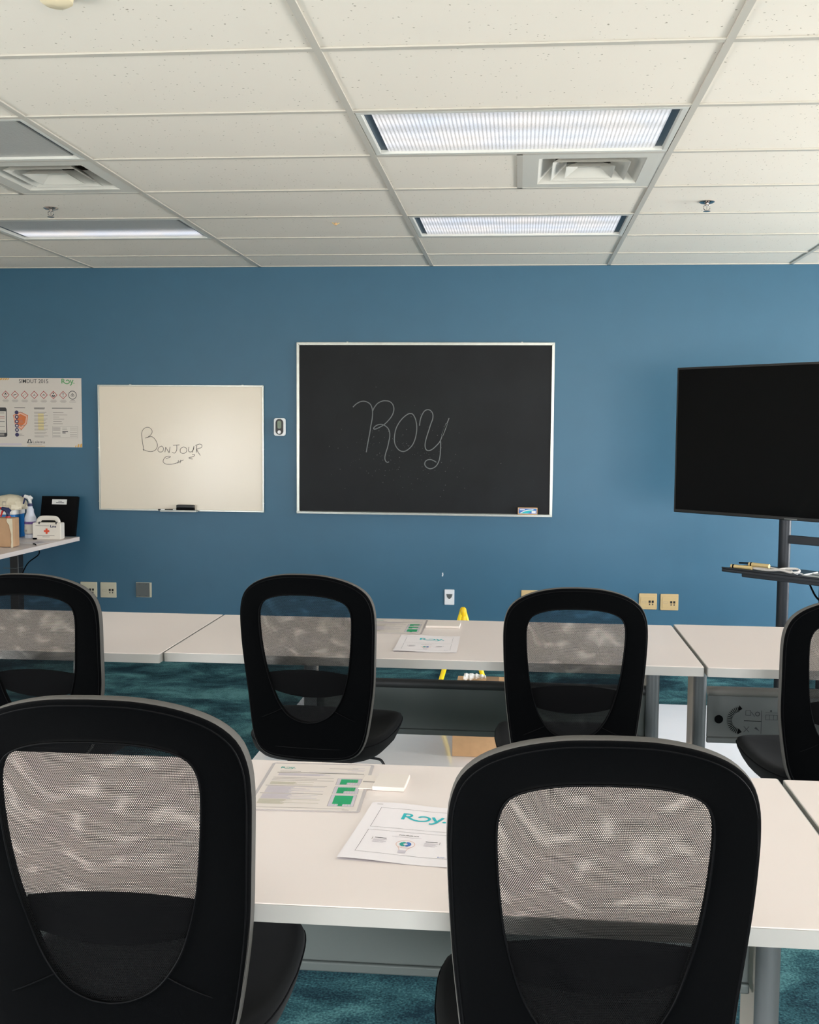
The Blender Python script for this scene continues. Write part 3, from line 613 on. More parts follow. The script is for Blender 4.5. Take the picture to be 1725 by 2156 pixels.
outlet(-3.192, -3.066, .247, .36, 'ivory', 'leftmost ivory data outlet plate, partly hidden by the chair back', None)
outlet(-3.041, -2.921, .247, .36, 'ivory', 'ivory data outlet plate just left of the dark grey blank plate', None)
outlet(.031, .157, .257, .368, 'tan', 'tan wall plate mostly hidden behind the top of the middle chair', None)
outlet(.853, .977, .25, .363, 'tan', 'tan data outlet plate, left of the pair near the television stand', None)
outlet(1.001, 1.125, .248, .362, 'tan', 'tan data outlet plate, right of the pair near the television stand', None)
gp = thing('blank_wall_plate', 'dark grey square blank plate on the blue wall below the whiteboard', 'wall plate', (-2.714, WALLY, .31))
b = MB(); b.T = WALLM; b.box(-.058, .058, -.054, .054, .001, .008, 'ivory'); b.build('backing', gp, bevel=.001)
b = MB(); b.T = WALLM; b.box(-.056, .045, -.051, .051, .008, .011, 'plate_grey'); b.build('blank_cover', gp, bevel=.002)
for sx in (-.03, .02):
    for sy in (-.043, .043): b = MB(); b.T = WALLM; b.box(sx - .006, sx + .006, sy - .002, sy + .002, .011, .0116, 'p_dark'); b.build('screw', gp)
pp = thing('cable_plate', 'narrow white wall plate with a scooped cable opening', 'wall plate', (-.478, WALLY, .306))
b = MB(); b.T = WALLM; b.prism(roundrect(-.035, .035, -.055, .055, .004, 3), .001, .007, 'plate_white'); b.build('cover_plate', pp, bevel=.002)
b = MB(); b.T = WALLM; b.prism([(-.022, .022), (-.016, .0), (-.004, -.012), (.004, -.012), (.016, .0), (.022, .022)], .007, .0085, 'leg_grey'); b.build('cable_opening', pp)

# poster ----------------------------------------------------------------
PW = .003558
po = MB(); po.T = WALLM
def ppx(x): return (x + 45) * PW            # photo px -> poster x (left edge at px -45)
def ppz(y): return (942 - y) * PW * .968
pw, ph = ppx(172.5), ppz(797)
po.box(0, pw, 0, ph, .002, .005, 'poster')
Z = .0056
def pt(x, y): return (ppx(x / 8.625), ppz(780 + y / 8.625))
po.text('SIMDUT 2015', ppx(41), ppz(807.5), 8 * PW, Z, 'p_dark', width=62 * PW, bold=.004)
def roy(mb, x, y, s, z, k, ang=0.0):
    W = .2 * s; f = lambda pts: [(x + p[0] * s, y + p[1] * s) for p in pts]
    mb.ribbon(f([(.1, 0), (.1, 1.0)]), W * 1.05, z, k, False)
    mb.ribbon(f([(.1, .92), (.36, .92), (.52, .84), (.56, .7), (.50, .56), (.36, .50), (.1, .50)]), W * .85, z, k)
    mb.ribbon(f([(.34, .50), (.50, .30), (.72, .10), (1.0, -.02), (1.3, -.04), (1.6, .08), (1.74, .33), (1.66, .58), (1.42, .72), (1.18, .68), (1.04, .52)]), W * .9, z + .0001, k)
    mb.ribbon(f([(1.92, .76), (2.18, .12)]), W * .95, z + .00015, k, False)
    mb.ribbon(f([(2.56, .76), (2.36, .26), (2.18, -.14), (2.02, -.32), (1.82, -.34)]), W * .95, z + .0002, k)
    mb.disc(x + 2.72 * s, y + .06 * s, .12 * s, z, k, 14)
roy(po, ppx(131), ppz(808), 9.6 * PW, Z, 'p_green')
icons = [(-29,), (-9,), (12,), (32,), (52.5,), (73,), (93,), (113.5,), (134,)]
for i, (cx,) in enumerate(icons):
    X, Y, r = ppx(cx), ppz(832.3), 8.4 * PW
    po.poly([(X - r, Y), (X, Y - r), (X + r, Y), (X, Y + r)], Z, 'p_red'); r2 = r * .8; po.poly([(X - r2, Y), (X, Y - r2), (X + r2, Y), (X, Y + r2)], Z + .0003, 'p_white')
    s = PW; zz = Z + .0006
    if i in (1, 2): po.poly([(X - 2 * s, Y - 1 * s), (X + 2 * s, Y - 1 * s), (X + 2.2 * s, Y + 1.5 * s), (X, Y + 4.5 * s), (X - 2 * s, Y + 1.8 * s)], zz, 'p_dark'); po.disc(X, Y - .3 * s, 1.3 * s, zz + .0002, 'p_white', 10); po.quad(X - 2.2 * s, X + 2.2 * s, Y - 4 * s, Y - 3 * s, zz, 'p_dark')
    elif i == 3: po.ribbon([(X - 3.2 * s, Y - 1 * s), (X + 3.2 * s, Y + 1.4 * s)], 1.5 * s, zz, 'p_dark', False)
    elif i == 4: po.ribbon([(X - 4 * s, Y - 1.6 * s), (X - 1 * s, Y - 1.2 * s)], .9 * s, zz, 'p_grey', False); po.ribbon([(X - 2 * s, Y + 1 * s), (X + 2 * s, Y + 2 * s), (X + 3 * s, Y - .5 * s)], .8 * s, zz, 'p_grey')
    elif i == 5: po.poly([(X - 3 * s, Y - 1.5 * s), (X - 1 * s, Y + .5 * s), (X + 1 * s, Y + 3 * s), (X + 1.3 * s, Y), (X + 3 * s, Y - 1.5 * s)], zz, 'p_grey')
    elif i == 6: po.ribbon([(X - 3 * s, Y - 1.5 * s), (X + 3 * s, Y + .8 * s)], .8 * s, zz, 'p_grey', False); po.ribbon([(X - 3 * s, Y + .8 * s), (X + 3 * s, Y - 1.5 * s)], .8 * s, zz, 'p_grey', False); po.disc(X, Y + 1.2 * s, 1.4 * s, zz, 'p_grey', 10)
    elif i == 7: po.disc(X, Y + 3.6 * s, 1.4 * s, zz, 'p_dark', 10); po.poly([(X - 4 * s, Y - 1.5 * s), (X - 1.5 * s, Y + .3 * s), (X, Y - .4 * s), (X + 1.5 * s, Y + .3 * s), (X + 4 * s, Y - 1.5 * s), (X, Y - 5 * s)], zz, 'p_dark'); po.disc(X, Y - 1.8 * s, 1.0 * s, zz + .0002, 'p_white', 8)
    elif i == 8: po.poly([(X - .9 * s, Y + 4.2 * s), (X + .9 * s, Y + 4.2 * s), (X + .4 * s, Y - 1 * s), (X - .4 * s, Y - 1 * s)], zz, 'p_dark'); po.disc(X, Y - 3 * s, .9 * s, zz, 'p_dark', 8)
    else: po.disc(X, Y - 1 * s, 2.0 * s, zz, 'p_dark', 10)
    for j, (w, yy) in enumerate(((5.5, 843), (7, 845), (5, 847.3))): po.quad(X - w * s, X + w * s, ppz(yy) - .4 * s, ppz(yy) + .35 * s, Z, 'p_grey')
X, Y = ppx(153.8), ppz(832.3); po.ring(X, Y, 7.6 * PW, 8.8 * PW, Z, 'p_dark')
for a in (90, 210, 330): po.ring(X + 1.7 * PW * math.cos(math.radians(a)), Y + 1.7 * PW * math.sin(math.radians(a)), 1.2 * PW, 2.0 * PW, Z + .0002, 'p_dark', 14)
po.quad(X - 5 * PW, X + 5 * PW, ppz(844), ppz(843.2), Z, 'p_grey'); po.quad(X - 7 * PW, X + 7 * PW, ppz(847.4), ppz(846.4), Z, 'p_grey')
# telephone drawing, shield, columns
po.poly([(ppx(a), ppz(b)) for a, b in ((-30, 859), (11, 859), (13.5, 862), (14, 918), (11.5, 921), (-30, 921))], Z, 'p_dark')
po.quad(ppx(-28), ppx(12), ppz(912.5), ppz(867), Z + .0003, 'p_white'); po.quad(ppx(-26), ppx(7.5), ppz(918.6), ppz(914), Z + .0003, 'p_grey')
for yy, k in ((869, 'p_grey'), (871.5, 'p_grey'), (877.5, 'p_red'), (881, 'p_red'), (888.5, 'p_dark'), (899, 'p_dark'), (908.5, 'p_dark')): po.quad(ppx(-20), ppx(9), ppz(yy + .8), ppz(yy), Z + .0006, k)
po.poly([(ppx(a), ppz(b)) for a, b in ((27, 875), (43, 868), (59, 875.5), (56, 893), (44, 906.5), (31, 896))], Z, 'p_orange')
po.poly([(ppx(a), ppz(b)) for a, b in ((28.5, 876), (43, 869.5), (57.6, 876.5), (55, 892), (44, 904.5), (32, 895))], Z + .0003, 'p_peach')
po.poly([(ppx(a), ppz(b)) for a, b in ((32, 878), (43, 872.5), (54.8, 878.3), (52.5, 891), (43.5, 900), (34.5, 893))], Z + .0006, 'p_orange')
for yy in (869.3, 878.8, 888.3, 897.3, 906.3, 916.3):
    po.disc(ppx(34.8), ppz(yy), 4.1 * PW, Z + .0009, 'p_navy', 18); po.disc(ppx(35), ppz(yy), 1.9 * PW, Z + .0012, 'p_white' if 870 < yy < 910 else 'p_navy', 10)
for yy, w in ((868.8, 8), (878, 5), (886, 7), (889, 9), (896, 12), (906, 6), (914.5, 6), (917.5, 10)): po.quad(ppx(40), ppx(40 + w), ppz(yy + .8), ppz(yy), Z + .0009, 'p_grey')
for x0, x1, yy in ((30, 53, 859), (72, 95, 859), (72, 94, 861), (110, 153, 859.3)): po.quad(ppx(x0), ppx(x1), ppz(yy + 1.1), ppz(yy), Z, 'p_dark')
po.quad(ppx(80), ppx(92), ppz(906), ppz(871), Z + .0001, 'p_yellow')
y = 868.3; i = 0
while y < 921:
    po.quad(ppx(72), ppx((98, 95, 101, 92, 100, 96)[i % 6]), ppz(y + .8), ppz(y), Z + .0004, 'p_grey'); y += (2.3, 4.7, 2.3, 4.9)[i % 4]; i += 1
for x1, yy in ((134, 868.6), (142, 873.3), (125, 878), (135, 882.6), (130, 887.4), (132, 892)): po.quad(ppx(112), ppx(x1), ppz(yy + .9), ppz(yy), Z, 'p_grey')
po.quad(ppx(110), ppx(163.5), ppz(922), ppz(898), Z, 'p_white'); po.rectline(ppx(110), ppx(163.5), ppz(922), ppz(898), .4 * PW, Z + .0002, 'p_grey')
for x0, x1, ys in ((111, 127, (900.5, 902.5, 904.5, 906.5, 911, 913, 917, 919)), (131, 141, (901, 904)), (147, 162, (901, 905, 910, 914.5, 918)), ):
    for yy in ys: po.quad(ppx(x0), ppx(x1), ppz(yy + .8), ppz(yy), Z + .0003, 'p_grey')
po.quad(ppx(131), ppx(143), ppz(909.6), ppz(908), Z + .0003, 'p_dark'); po.quad(ppx(131), ppx(138), ppz(912.5), ppz(911), Z + .0003, 'p_dark')
po.poly([(ppx(a), ppz(b)) for a, b in ((55.5, 933.8), (59, 925), (63, 925), (66.5, 933.8))], Z, 'p_dark'); po.poly([(ppx(a), ppz(b)) for a, b in ((58.5, 932.5), (60.5, 926.5), (61.8, 926.5), (63.5, 932.5))], Z + .0003, 'p_white')
po.text('Lalema', ppx(68), ppz(934), 5.6 * PW, Z, 'p_dark', width=26 * PW)
po.quad(ppx(56), ppx(94), ppz(940.3), ppz(939.5), Z, 'p_gold'); po.quad(ppx(58), ppx(88), ppz(936.8), ppz(936.3), Z, 'p_grey')
po.quad(ppx(-30), ppx(44), ppz(939), ppz(934.3), Z, 'ink_lav')
for a, b in ((-40, -30), (-25, -18), (-12, -4), (0, 4), (6, 9), (11, 14), (16, 18)): po.poly([(ppx(a), ppz(802)), (ppx(b), ppz(802 - (b < 5) * 0 - 1)), (ppx(b + 3), ppz(797.5)), (ppx(a + 2), ppz(797.5))], Z, 'p_gold')
for a, b, h_ in ((157, 160, 4), (162, 166, 7), (167.5, 172, 8)): po.poly([(ppx(a), ppz(941.5)), (ppx(b), ppz(941.5)), (ppx(b + .3), ppz(941.5 - h_)), (ppx(a + 1.5), ppz(941.5 - h_ * .8))], Z, 'p_gold')
tag(po.build('safety_poster', loc=(ppx(0) * 0 - 3.161 - pw, WALLY, 1.343), flat=True), 'grey printed poster headed SIMDUT 2015 with red diamond pictograms', 'poster')

# ------------------------------------------------------------------ tables
def leg_unit(t, x, yc, yf, beige='leg_beige', plate=True, zt=.712):
    """round column with a flat upright behind it, and a foot; x, y local to the table thing"""
    lg = MB(); lg.lathe([(.0, .035), (.025, .035), (.025, zt), (0, zt)], 'leg_grey', 28, c=(x, yc)); o = lg.build('leg', t)
    if plate: MB().box(x - .021, x + .004, yc + .02, yf, .04, zt - .02, beige).build('upright_plate', o, bevel=.002)
    MB().box(x - .03, x + .03, yc - .36, yf + .0, .004, .035, 'leg_grey').build('foot', o, bevel=.008, seg=3)
def training_table(x0, x1, y0, y1, legs, pan, label, rail='rail_dark', panel='panel_dark', kind='grey', z=.74, thk=.03, decal=False):
    t = thing('training_table', label, 'table', ((x0 + x1) / 2, (y0 + y1) / 2, 0))
    cx, cy = (x0 + x1) / 2, (y0 + y1) / 2; hx, hy = (x1 - x0) / 2, (y1 - y0) / 2
    # top slab with a separate edge colour: lipping as its own part
    MB().prism(roundrect(-hx + .002, hx - .002, -hy + .002, hy - .002, .004, 3), z - thk + .001, z, 'laminate').build('tabletop', t, bevel=.0015)
    e = MB(); o = roundrect(-hx, hx, -hy, hy, .006, 4); i_ = roundrect(-hx + .0021, hx - .0021, -hy + .0021, hy - .0021, .004, 4)
    e.loft([[(a, b, z - .0012) for a, b in i_], [(a, b, z - .0012) for a, b in o], [(a, b, z - thk) for a, b in o], [(a, b, z - thk) for a, b in i_], [(a, b, z - .0012) for a, b in i_]], 'edge', cap=False)
    e.build('edge_band', t, bevel=0)
    if kind == 'grey':
        for lx in legs: leg_unit(t, lx - cx, y1 - .12 - cy, y1 + .03 - cy)
        a, b = pan[0] - cx, pan[1] - cx; py = y1 - .085 - cy
        p = MB(); zz0, zz1 = .30, .52
        p.box(a, b, py - .004, py + .004, zz0 + .02, zz1 - .035, panel)
        p.box(a, b, py - .012, py + .004, zz0, zz0 + .022, panel)
        po_ = p.build('modesty_panel', t, bevel=.004, seg=3)
        r_ = MB(); r_.tube([(a, py - .004, zz1 - .018), (b, py - .004, zz1 - .018)], .02, rail, 20, flat=.9); r_.build('rail', po_)
        if decal:
            d = MB(); d.T = Matrix(((1, 0, 0, a), (0, 0, -1, py - .0045), (0, 1, 0, .395), (0, 0, 0, 1)))
            d.disc(.045, -.003, .0165, .0003, 'black_soft', 28); X0 = .145
            for k in range(19):
                an = math.radians(100 + k * 8.9); c, s = math.cos(an), math.sin(an)
                d.ribbon([(X0 - 0.02 + .030 * c, -.005 + .033 * s), (X0 - 0.02 + .050 * c, -.005 + .052 * s)], .0028, .0003, 'black_soft', False)
            for yy in (.04, -.05): d.poly([(X0 - .028, yy - .01), (X0 - .012, yy), (X0 - .024, yy + .014)], .0004, 'black_soft')
            d.ribbon([(.14, -.006), (.205, -.006)], .0022, .0003, 'black_soft', False); d.ribbon([(.205, .036), (.205, -.055)], .002, .0003, 'p_dark', False)
            d.rectline(.145, .165, .015, .035, .0016, .0003, 'p_dark'); d.ring(.19, .022, .006, .009, .0003, 'p_dark'); d.ribbon([(.165, .03), (.18, .012)], .002, .0003, 'p_dark', False)
            d.ribbon([(.14, -.028), (.16, -.05)], .002, .0003, 'p_dark', False); d.ribbon([(.16, -.028), (.14, -.05)], .002, .0003, 'p_dark', False); d.poly([(.18, -.035), (.2, -.045), (.185, -.028)], .0003, 'p_dark')
            d.rectline(.22, .265, -.0, .02, .0016, .0003, 'p_dark'); d.ribbon([(.235, .0), (.235, .02)], .0014, .0003, 'p_dark', False); d.ribbon([(.25, .0), (.25, .02)], .0014, .0003, 'p_dark', False)
            d.disc(.24, .035, .004, .0003, 'p_dark', 10); d.ribbon([(.22, .028), (.268, .028), (.268, .012)], .0014, .0003, 'p_dark', False)
            d.build('instruction_label', po_, flat=True)
        for lx in legs:
            k = MB(); k.box(lx - cx - .028, lx - cx + .028, -hy + .1, hy - .08, z - thk - .012, z - thk, 'black_plastic'); k.build('bracket', t, bevel=.003)
    return t
# middle row
FAR, NEAR = 4.062, 3.332
tm = training_table(-1.176, .602, 3.337, FAR, (-.80, .52), (-.79, .50), 'white training table in the middle of the row facing the blue wall')
tr_ = training_table(.612, 2.39, 3.334, 4.085, (.70, 2.2), (.735, 2.18), 'white training table at right of the middle row, television stand behind it', rail='rail_grey', panel='panel_grey', decal=True)
tl = thing('training_table', 'white table at left of the middle row with a pale wide leg', 'table', (-2.09, 3.69, 0))
MB().prism(roundrect(-.908, .908, -.378, .372, .004, 3), .711, .74, 'laminate').build('tabletop', tl, bevel=.0015)
e = MB(); o_ = roundrect(-.91, .91, -.382, .374, .006, 4); i_ = roundrect(-.9079, .9079, -.3799, .3719, .004, 4)
e.loft([[(a, b, .7388) for a, b in i_], [(a, b, .7388) for a, b in o_], [(a, b, .71) for a, b in o_], [(a, b, .71) for a, b in i_], [(a, b, .7388) for a, b in i_]], 'edge', cap=False); e.build('edge_band', tl)
for lx in (.47, -.75):
    l = MB().box(lx, lx + .072, -.06, -.0, .03, .705, 'leg_white').build('leg', tl, bevel=.003)
    MB().box(lx, lx + .072, -.33, .33, .004, .03, 'leg_white').build('foot', l, bevel=.004)
cb = MB(); cb.tube([(.30, -.2, .69), (.42, -.21, .698), (.55, -.22, .705)], .003, 'black_plastic', 6); cb.build('cable', tl)
# tilt release knobs and cable ties on the centre table
for kx, ky in ((-1.185 + .02, 3.80), (.585, 3.93)):
    k = MB(); cx_, cy_ = kx - (-.287), ky - 3.6995
    k.loft([[(cx_ + a * .028 * s + dx, cy_ - .01 + yy, .675 + b * .028 * s) for a, b in [(math.cos(2 * PI * i / 20) * .85 + math.sin(2 * PI * i / 20) * .35, math.sin(2 * PI * i / 20) * .8) for i in range(20)]] for s, yy, dx in ((.6, -.012, 0), (1, -.006, 0), (1, .012, 0), (.6, .018, 0))], 'black_soft')
    k.box(cx_ - .01, cx_ + .02, cy_ - .006, cy_ + .006, .68, .712, 'rail_grey'); k.build('release_knob', tm)
for dx, par, x_ in ((0, tm, .52 + .287), (1, tr_, .70 - 1.501)):
    c = MB(); yy = (.2425 if par is tm else .2555)
    pts = [(x_ - .035, yy - .03, .71), (x_ - .022, yy - .032, .675), (x_, yy - .030, .655), (x_ + .022, yy - .026, .655), (x_ + .027, yy, .66)]
    c.tube(spline2(pts, 4), .0018, 'black_soft', 6); c.build('cable_tie', par)
wr_ = MB(); wr_.tube(spline2([(-1.06, 3.93, .705), (-.95, 3.92, .64), (-.82, 3.90, .60), (-.74, 3.92, .61)], 6), .0035, 'black_soft', 6)
wr_.v = [(x + .287, y - 3.6995, z) for x, y, z in wr_.v]; wr_.build('cable', tm)
# front row
training_table(-1.206, .572, 1.563, 2.268, (-1.10, .535), (-1.10, .505), 'white training table nearest the viewpoint, laid with printed sheets')
training_table(.581, 2.36, 1.556, 2.262, (.88, 2.2), (.90, 2.18), 'white training table at the right edge of the front row')

# ------------------------------------------------------------------ chairs
OUT = [(d, w * 1.03) for d, w in [(0, 0), (.003, .06), (.016, .118), (.038, .165), (.068, .196), (.105, .2105), (.148, .215), (.20, .2145), (.28, .211), (.36, .206), (.43, .199), (.50, .190), (.54, .182), (.575, .168), (.598, .144), (.610, .10), (.614, 0)]]
INN = [(d, w * 1.03) for d, w in [(.066, 0), (.069, .055), (.078, .098), (.094, .129), (.118, .1425), (.148, .146), (.195, .1445), (.258, .139), (.320, .130), (.393, .111), (.435, .091), (.465, .066), (.483, .032), (.488, 0)]]
BT = 1.07      # top of the backrest for the reference chair
CZ = .27
def outline(tab, n):
    P = spline2([(h, d) for d, h in tab], 8)
    full = [(p.x, p.y) for p in P] + [(-p.x, p.y) for p in reversed(P)][1:-1]
    ang = sorted((math.atan2(CZ - d, x) % (2 * PI), math.hypot(x, CZ - d)) for x, d in full)
    ang = [(ang[-1][0] - 2 * PI, ang[-1][1])] + ang + [(ang[0][0] + 2 * PI, ang[0][1])]
    res = []
    for i in range(n):
        a = 2 * PI * i / n
        for j in range(len(ang) - 1):
            if ang[j][0] <= a <= ang[j + 1][0]:
                u = (a - ang[j][0]) / max(1e-9, ang[j + 1][0] - ang[j][0]); res.append(ang[j][1] * (1 - u) + ang[j + 1][1] * u); break
    return res
NA = 144; RO = outline(OUT, NA); RI = outline(INN, NA)
def back_y(x, z):     # mid surface of the backrest, local chair y
    h = z - (BT - .614)
    return -.205 - .125 * h + .95 * x * x * min(1, .35 + h) + .018 * math.exp(-((h - .22) / .12) ** 2) - .03 * max(0, h - .45) ** 1.5
def make_chair(label):
    t = thing('office_chair', label, 'chair')
    # padded frame
    prof = []          # (s from inner 0 to outer 1, depth offset)
    for s, d in ((0, 0), (0, .006), (.12, .0085), (.4, .0115), (.75, .018), (.92, .0185), (.98, .0165), (.990, .012), (.993, 0), (.988, -.0075), (.965, -.0108), (.92, -.0125), (.75, -.014), (.4, -.0115), (.12, -.0085), (0, -.006)): prof.append((s, d))
    prof = prof[1:]
    m = MB(); rings = []
    for i in range(NA):
        a = 2 * PI * i / NA; ring = []
        for s, d in prof:
            r = RI[i] * (1 - s) + RO[i] * s; x = r * math.cos(a); z = BT - CZ + r * math.sin(a); ring.append((x, back_y(x, z) + d * 1.15, z))
        rings.append(ring)
    rings.append(rings[0]); m.loft([list(reversed(r)) for r in rings], 'fabric', cap=False)
    bo = m.build('back_frame', t, ang=70)
    eb = MB(); rings = []
    for i in range(NA):
        a = 2 * PI * i / NA; ring = []
        for s, d in ((.972, .0175), (.992, .0165), (1.001, .012), (1.003, .004), (1.001, -.0045), (.992, -.0088), (.980, -.0105), (.972, .0)):
            x = RO[i] * s * math.cos(a); z = BT - CZ + RO[i] * s * math.sin(a); ring.append((x, back_y(x, z) + d * 1.15, z))
        rings.append(ring)
    rings.append(rings[0]); eb.loft([list(reversed(q)) for q in rings], 'rim', cap=False); tag(eb.build('edge_band', bo, ang=70), 'backrest edge band, greyed to stand in for sheen on the black fabric')
    # seams
    for tab, off, rr in ((RI, 1.004, .0016),):
        pth = [(tab[i] * off * math.cos(2 * PI * i / NA), 0, tab[i] * off * math.sin(2 * PI * i / NA)) for i in range(NA)]
        pth = [(x, back_y(x, BT - CZ + z) - .0105, BT - CZ + z) for x, _, z in pth]
        sm = MB(); sm.tube(pth, rr, 'black_soft', 6, closed=True); sm.build('window_piping', bo)
    pth = [((RO[i] - .0) * .968 * math.cos(2 * PI * i / NA), 0, RO[i] * .968 * math.sin(2 * PI * i / NA)) for i in range(NA)]
    sm = MB(); sm.tube([(x, back_y(x, BT - CZ + z) - .0145, BT - CZ + z) for x, _, z in pth], .0014, 'black_soft', 6, closed=True); sm.build('edge_piping', bo)
    for sg in (-1, 1):
        i0 = NA * (1 if sg < 0 else 0)
        x0, z0, x1, z1 = sg * .083, BT - .445, sg * .180, BT - .49
        sm = MB(); sm.tube([(x0 + (x1 - x0) * u, back_y(x0 + (x1 - x0) * u, z0 + (z1 - z0) * u) - .0095 - .006 * math.sin(u * PI), z0 + (z1 - z0) * u) for u in [q / 8 for q in range(9)]], .0012, 'black_soft', 5); sm.build('seam', bo)
    # two layers of net in the window
    for nm, off, k in (('net_panel', -.0045, 'net_back'), ('net_panel', .0055, 'net_front')):
        n = MB(); vs = []; fs = []; NR = 14
        for q in range(NR + 1):
            for i in range(NA):
                a = 2 * PI * i / NA; r = (RI[i] + .004) * q / NR; x = r * math.cos(a); z = BT - CZ + r * math.sin(a); vs.append((x, back_y(x, z) + off, z))
        for q in range(NR):
            for i in range(NA): j = (i + 1) % NA; fs.append((q * NA + i, q * NA + j, (q + 1) * NA + j, (q + 1) * NA + i))
        n.add(vs, fs, k); n.build(nm, bo)
    # lumbar pad just in front of the net
    lp = MB(); rings = []
    for q in range(25):
        u = -1 + 2 * q / 24; x = u * .136; zt = BT - .318 - .016 * u * u; zb_ = BT - .412 + .022 * u * u; zc_ = (zt + zb_) / 2; hh = (zt - zb_) / 2
        rings.append([(x, back_y(x, zc_ + hh * math.sin(2 * PI * j / 16)) + .019 + .008 * math.cos(2 * PI * j / 16), zc_ + hh * math.sin(2 * PI * j / 16)) for j in range(16)])
    lp.loft(rings, 'black_soft'); lp.build('lumbar_pad', t)
    # seat
    ST = BT - .555; m = MB(); rings = []; NS = 72
    for sc_, dz in ((.001, -.006), (.35, -.006), (.65, -.004), (.85, .0), (.94, .001), (.985, -.004), (1.0, -.014), (.995, -.03), (.96, -.052), (.88, -.070), (.72, -.080), (.4, -.082), (.001, -.082)):
        ring = []
        for i in range(NS):
            a = 2 * PI * i / NS; c, s = math.cos(a), math.sin(a); e = 2 / 3.6
            x = .243 * math.copysign(abs(c) ** e, c) * sc_; y = .238 * math.copysign(abs(s) ** e, s) * sc_
            x *= 1 - .07 * max(0, -y / .238)
            fl = max(0, y / .238); z = dz
            if z < -.02: z = -.02 + (z + .02) * (1 - .55 * fl)
            z += .010 * (abs(x) / .243) ** 3 - .016 * max(0, fl - .6) / .4 + .008 * fl
            ring.append((x, y + .015, ST + z))
        rings.append(ring)
    m.loft(rings, 'fabric_seat'); so = m.build('seat', t, ang=60)
    sm = MB(); pth = []
    for i in range(NS):
        a = 2 * PI * i / NS; c, s = math.cos(a), math.sin(a); e = 2 / 3.6; x = .243 * math.copysign(abs(c) ** e, c); y = .238 * math.copysign(abs(s) ** e, s); x *= 1 - .07 * max(0, -y / .238)
        fl = max(0, y / .238); pth.append((x * 1.002, y * 1.002 + .015, ST - .016 + .010 * (abs(x) / .243) ** 3 - .016 * max(0, fl - .6) / .4 + .008 * fl))
    sm.tube(pth, .0018, 'black_soft', 5, closed=True); sm.build('seat_piping', so)
    # mechanism, bracket, lever, lift, star base, casters
    b = MB(); b.box(-.11, .11, -.10, .12, ST - .108, ST - .078, 'black_plastic'); b.build('tilt_mechanism', t, bevel=.008, seg=3)
    b = MB(); pth = [(-.0, -.08, ST - .095), (0, -.16, ST - .10), (0, -.20, ST - .085), (0, -.215, ST - .03), (0, -.205, ST + .06)]
    P3 = [(p.x, p.y, p.z) for p in [Vector(q) for q in pth]]
    b.loft([[(-.04, y, z), (.04, y, z), (.04, y + .012 * (1 if i > 2 else 0), z + .014 * (1 if i <= 2 else 0)), (-.04, y + .012 * (1 if i > 2 else 0), z + .014 * (1 if i <= 2 else 0))] for i, (x, y, z) in enumerate(P3)], 'black_plastic'); b.build('back_bracket', t, bevel=.003)
    b = MB(); b.tube(spline2([(.10, -.02, ST - .098), (.18, -.03, ST - .098), (.205, -.035, ST - .108), (.222, -.045, ST - .15)], 5), .0045, 'black_plastic', 8); b.build('lever', t)
    b = MB(); b.lathe([(.0, .08), (.028, .08), (.028, .26), (.0, .26)], 'black_plastic', 20); b.build('gas_lift_sleeve', t)
    b = MB(); b.lathe([(.0, .25), (.014, .25), (.014, ST - .10), (.0, ST - .10)], 'chrome', 16); b.build('gas_lift', t)
    st = MB(); st.lathe([(.0, .07), (.045, .07), (.045, .115), (.03, .125), (0, .125)], 'black_plastic', 20); sto = st.build('star_base', t)
    for q in range(5):
        a = 2 * PI * q / 5 + .3; c, s = math.cos(a), math.sin(a)
        l = MB(); l.T = Matrix.Rotation(a, 4, 'Z')
        l.loft([[(r, -w, z0), (r, w, z0), (r, w * .7, z1), (r, -w * .7, z1)] for r, w, z0, z1 in ((.03, .025, .075, .112), (.15, .021, .068, .096), (.29, .016, .058, .076), (.305, .014, .058, .074))], 'black_plastic'); lo = l.build('arm', sto, bevel=.003)
        w = MB(); w.T = Matrix.Translation((.285 * c, .285 * s, .0)) @ Matrix.Rotation(a + .9 * q, 4, 'Z')
        for sy in (-1, 1):
            rr = [[(.026 * math.cos(2 * PI * j / 18) - .012, sy * yy, .028 + .026 * math.sin(2 * PI * j / 18)) for j in range(18)] for yy in (.006, .022)]; w.loft(rr, 'black_soft')
        w.box(-.014, -.002, -.006, .006, .03, .062, 'black_plastic'); w.build('caster', lo)
    return t
c0 = make_chair('black mesh-back office chair nearest the viewpoint at right, in front of the Roy sheet')
UP = {'back_frame', 'seat', 'lumbar_pad', 'tilt_mechanism', 'back_bracket', 'lever'}
def put(t, bx_, by_, deg, top, label):      # bx_, by_: middle of the backrest on the floor plan
    a = math.radians(deg); t.location = (bx_ - .26 * math.sin(a), by_ + .26 * math.cos(a), 0); t.rotation_euler = (0, 0, a); t['label'] = label
    for ch in t.children:
        if ch.name.split('.')[0] in UP: ch.location.z = top - BT
chairs = [(.128, 1.42, 2.5, 1.075, 'black mesh-back office chair at the front right, its back covering part of the Roy sheet'),
          (-.605, 1.43, 2.0, 1.106, 'black mesh-back office chair in the lower left corner of the photo'),
          (-.664, 3.175, -5.0, 1.040, 'black mesh-back office chair in the middle row, left of the yellow stand'),
          (.182, 3.16, 1.0, 1.018, 'black mesh-back office chair in the middle row, right of the yellow stand'),
          (-1.531, 3.11, -2.0, 1.033, 'black mesh-back office chair in the middle row, cut by the left edge of the photo'),
          (1.012, 3.11, 5.0, 1.012, 'black mesh-back office chair in the middle row, cut by the right edge of the photo')]
for i, (x, y, d, top, lab) in enumerate(chairs):
    t = c0 if i == 0 else copy_tree(c0)
    put(t, x, y, d, top, lab)

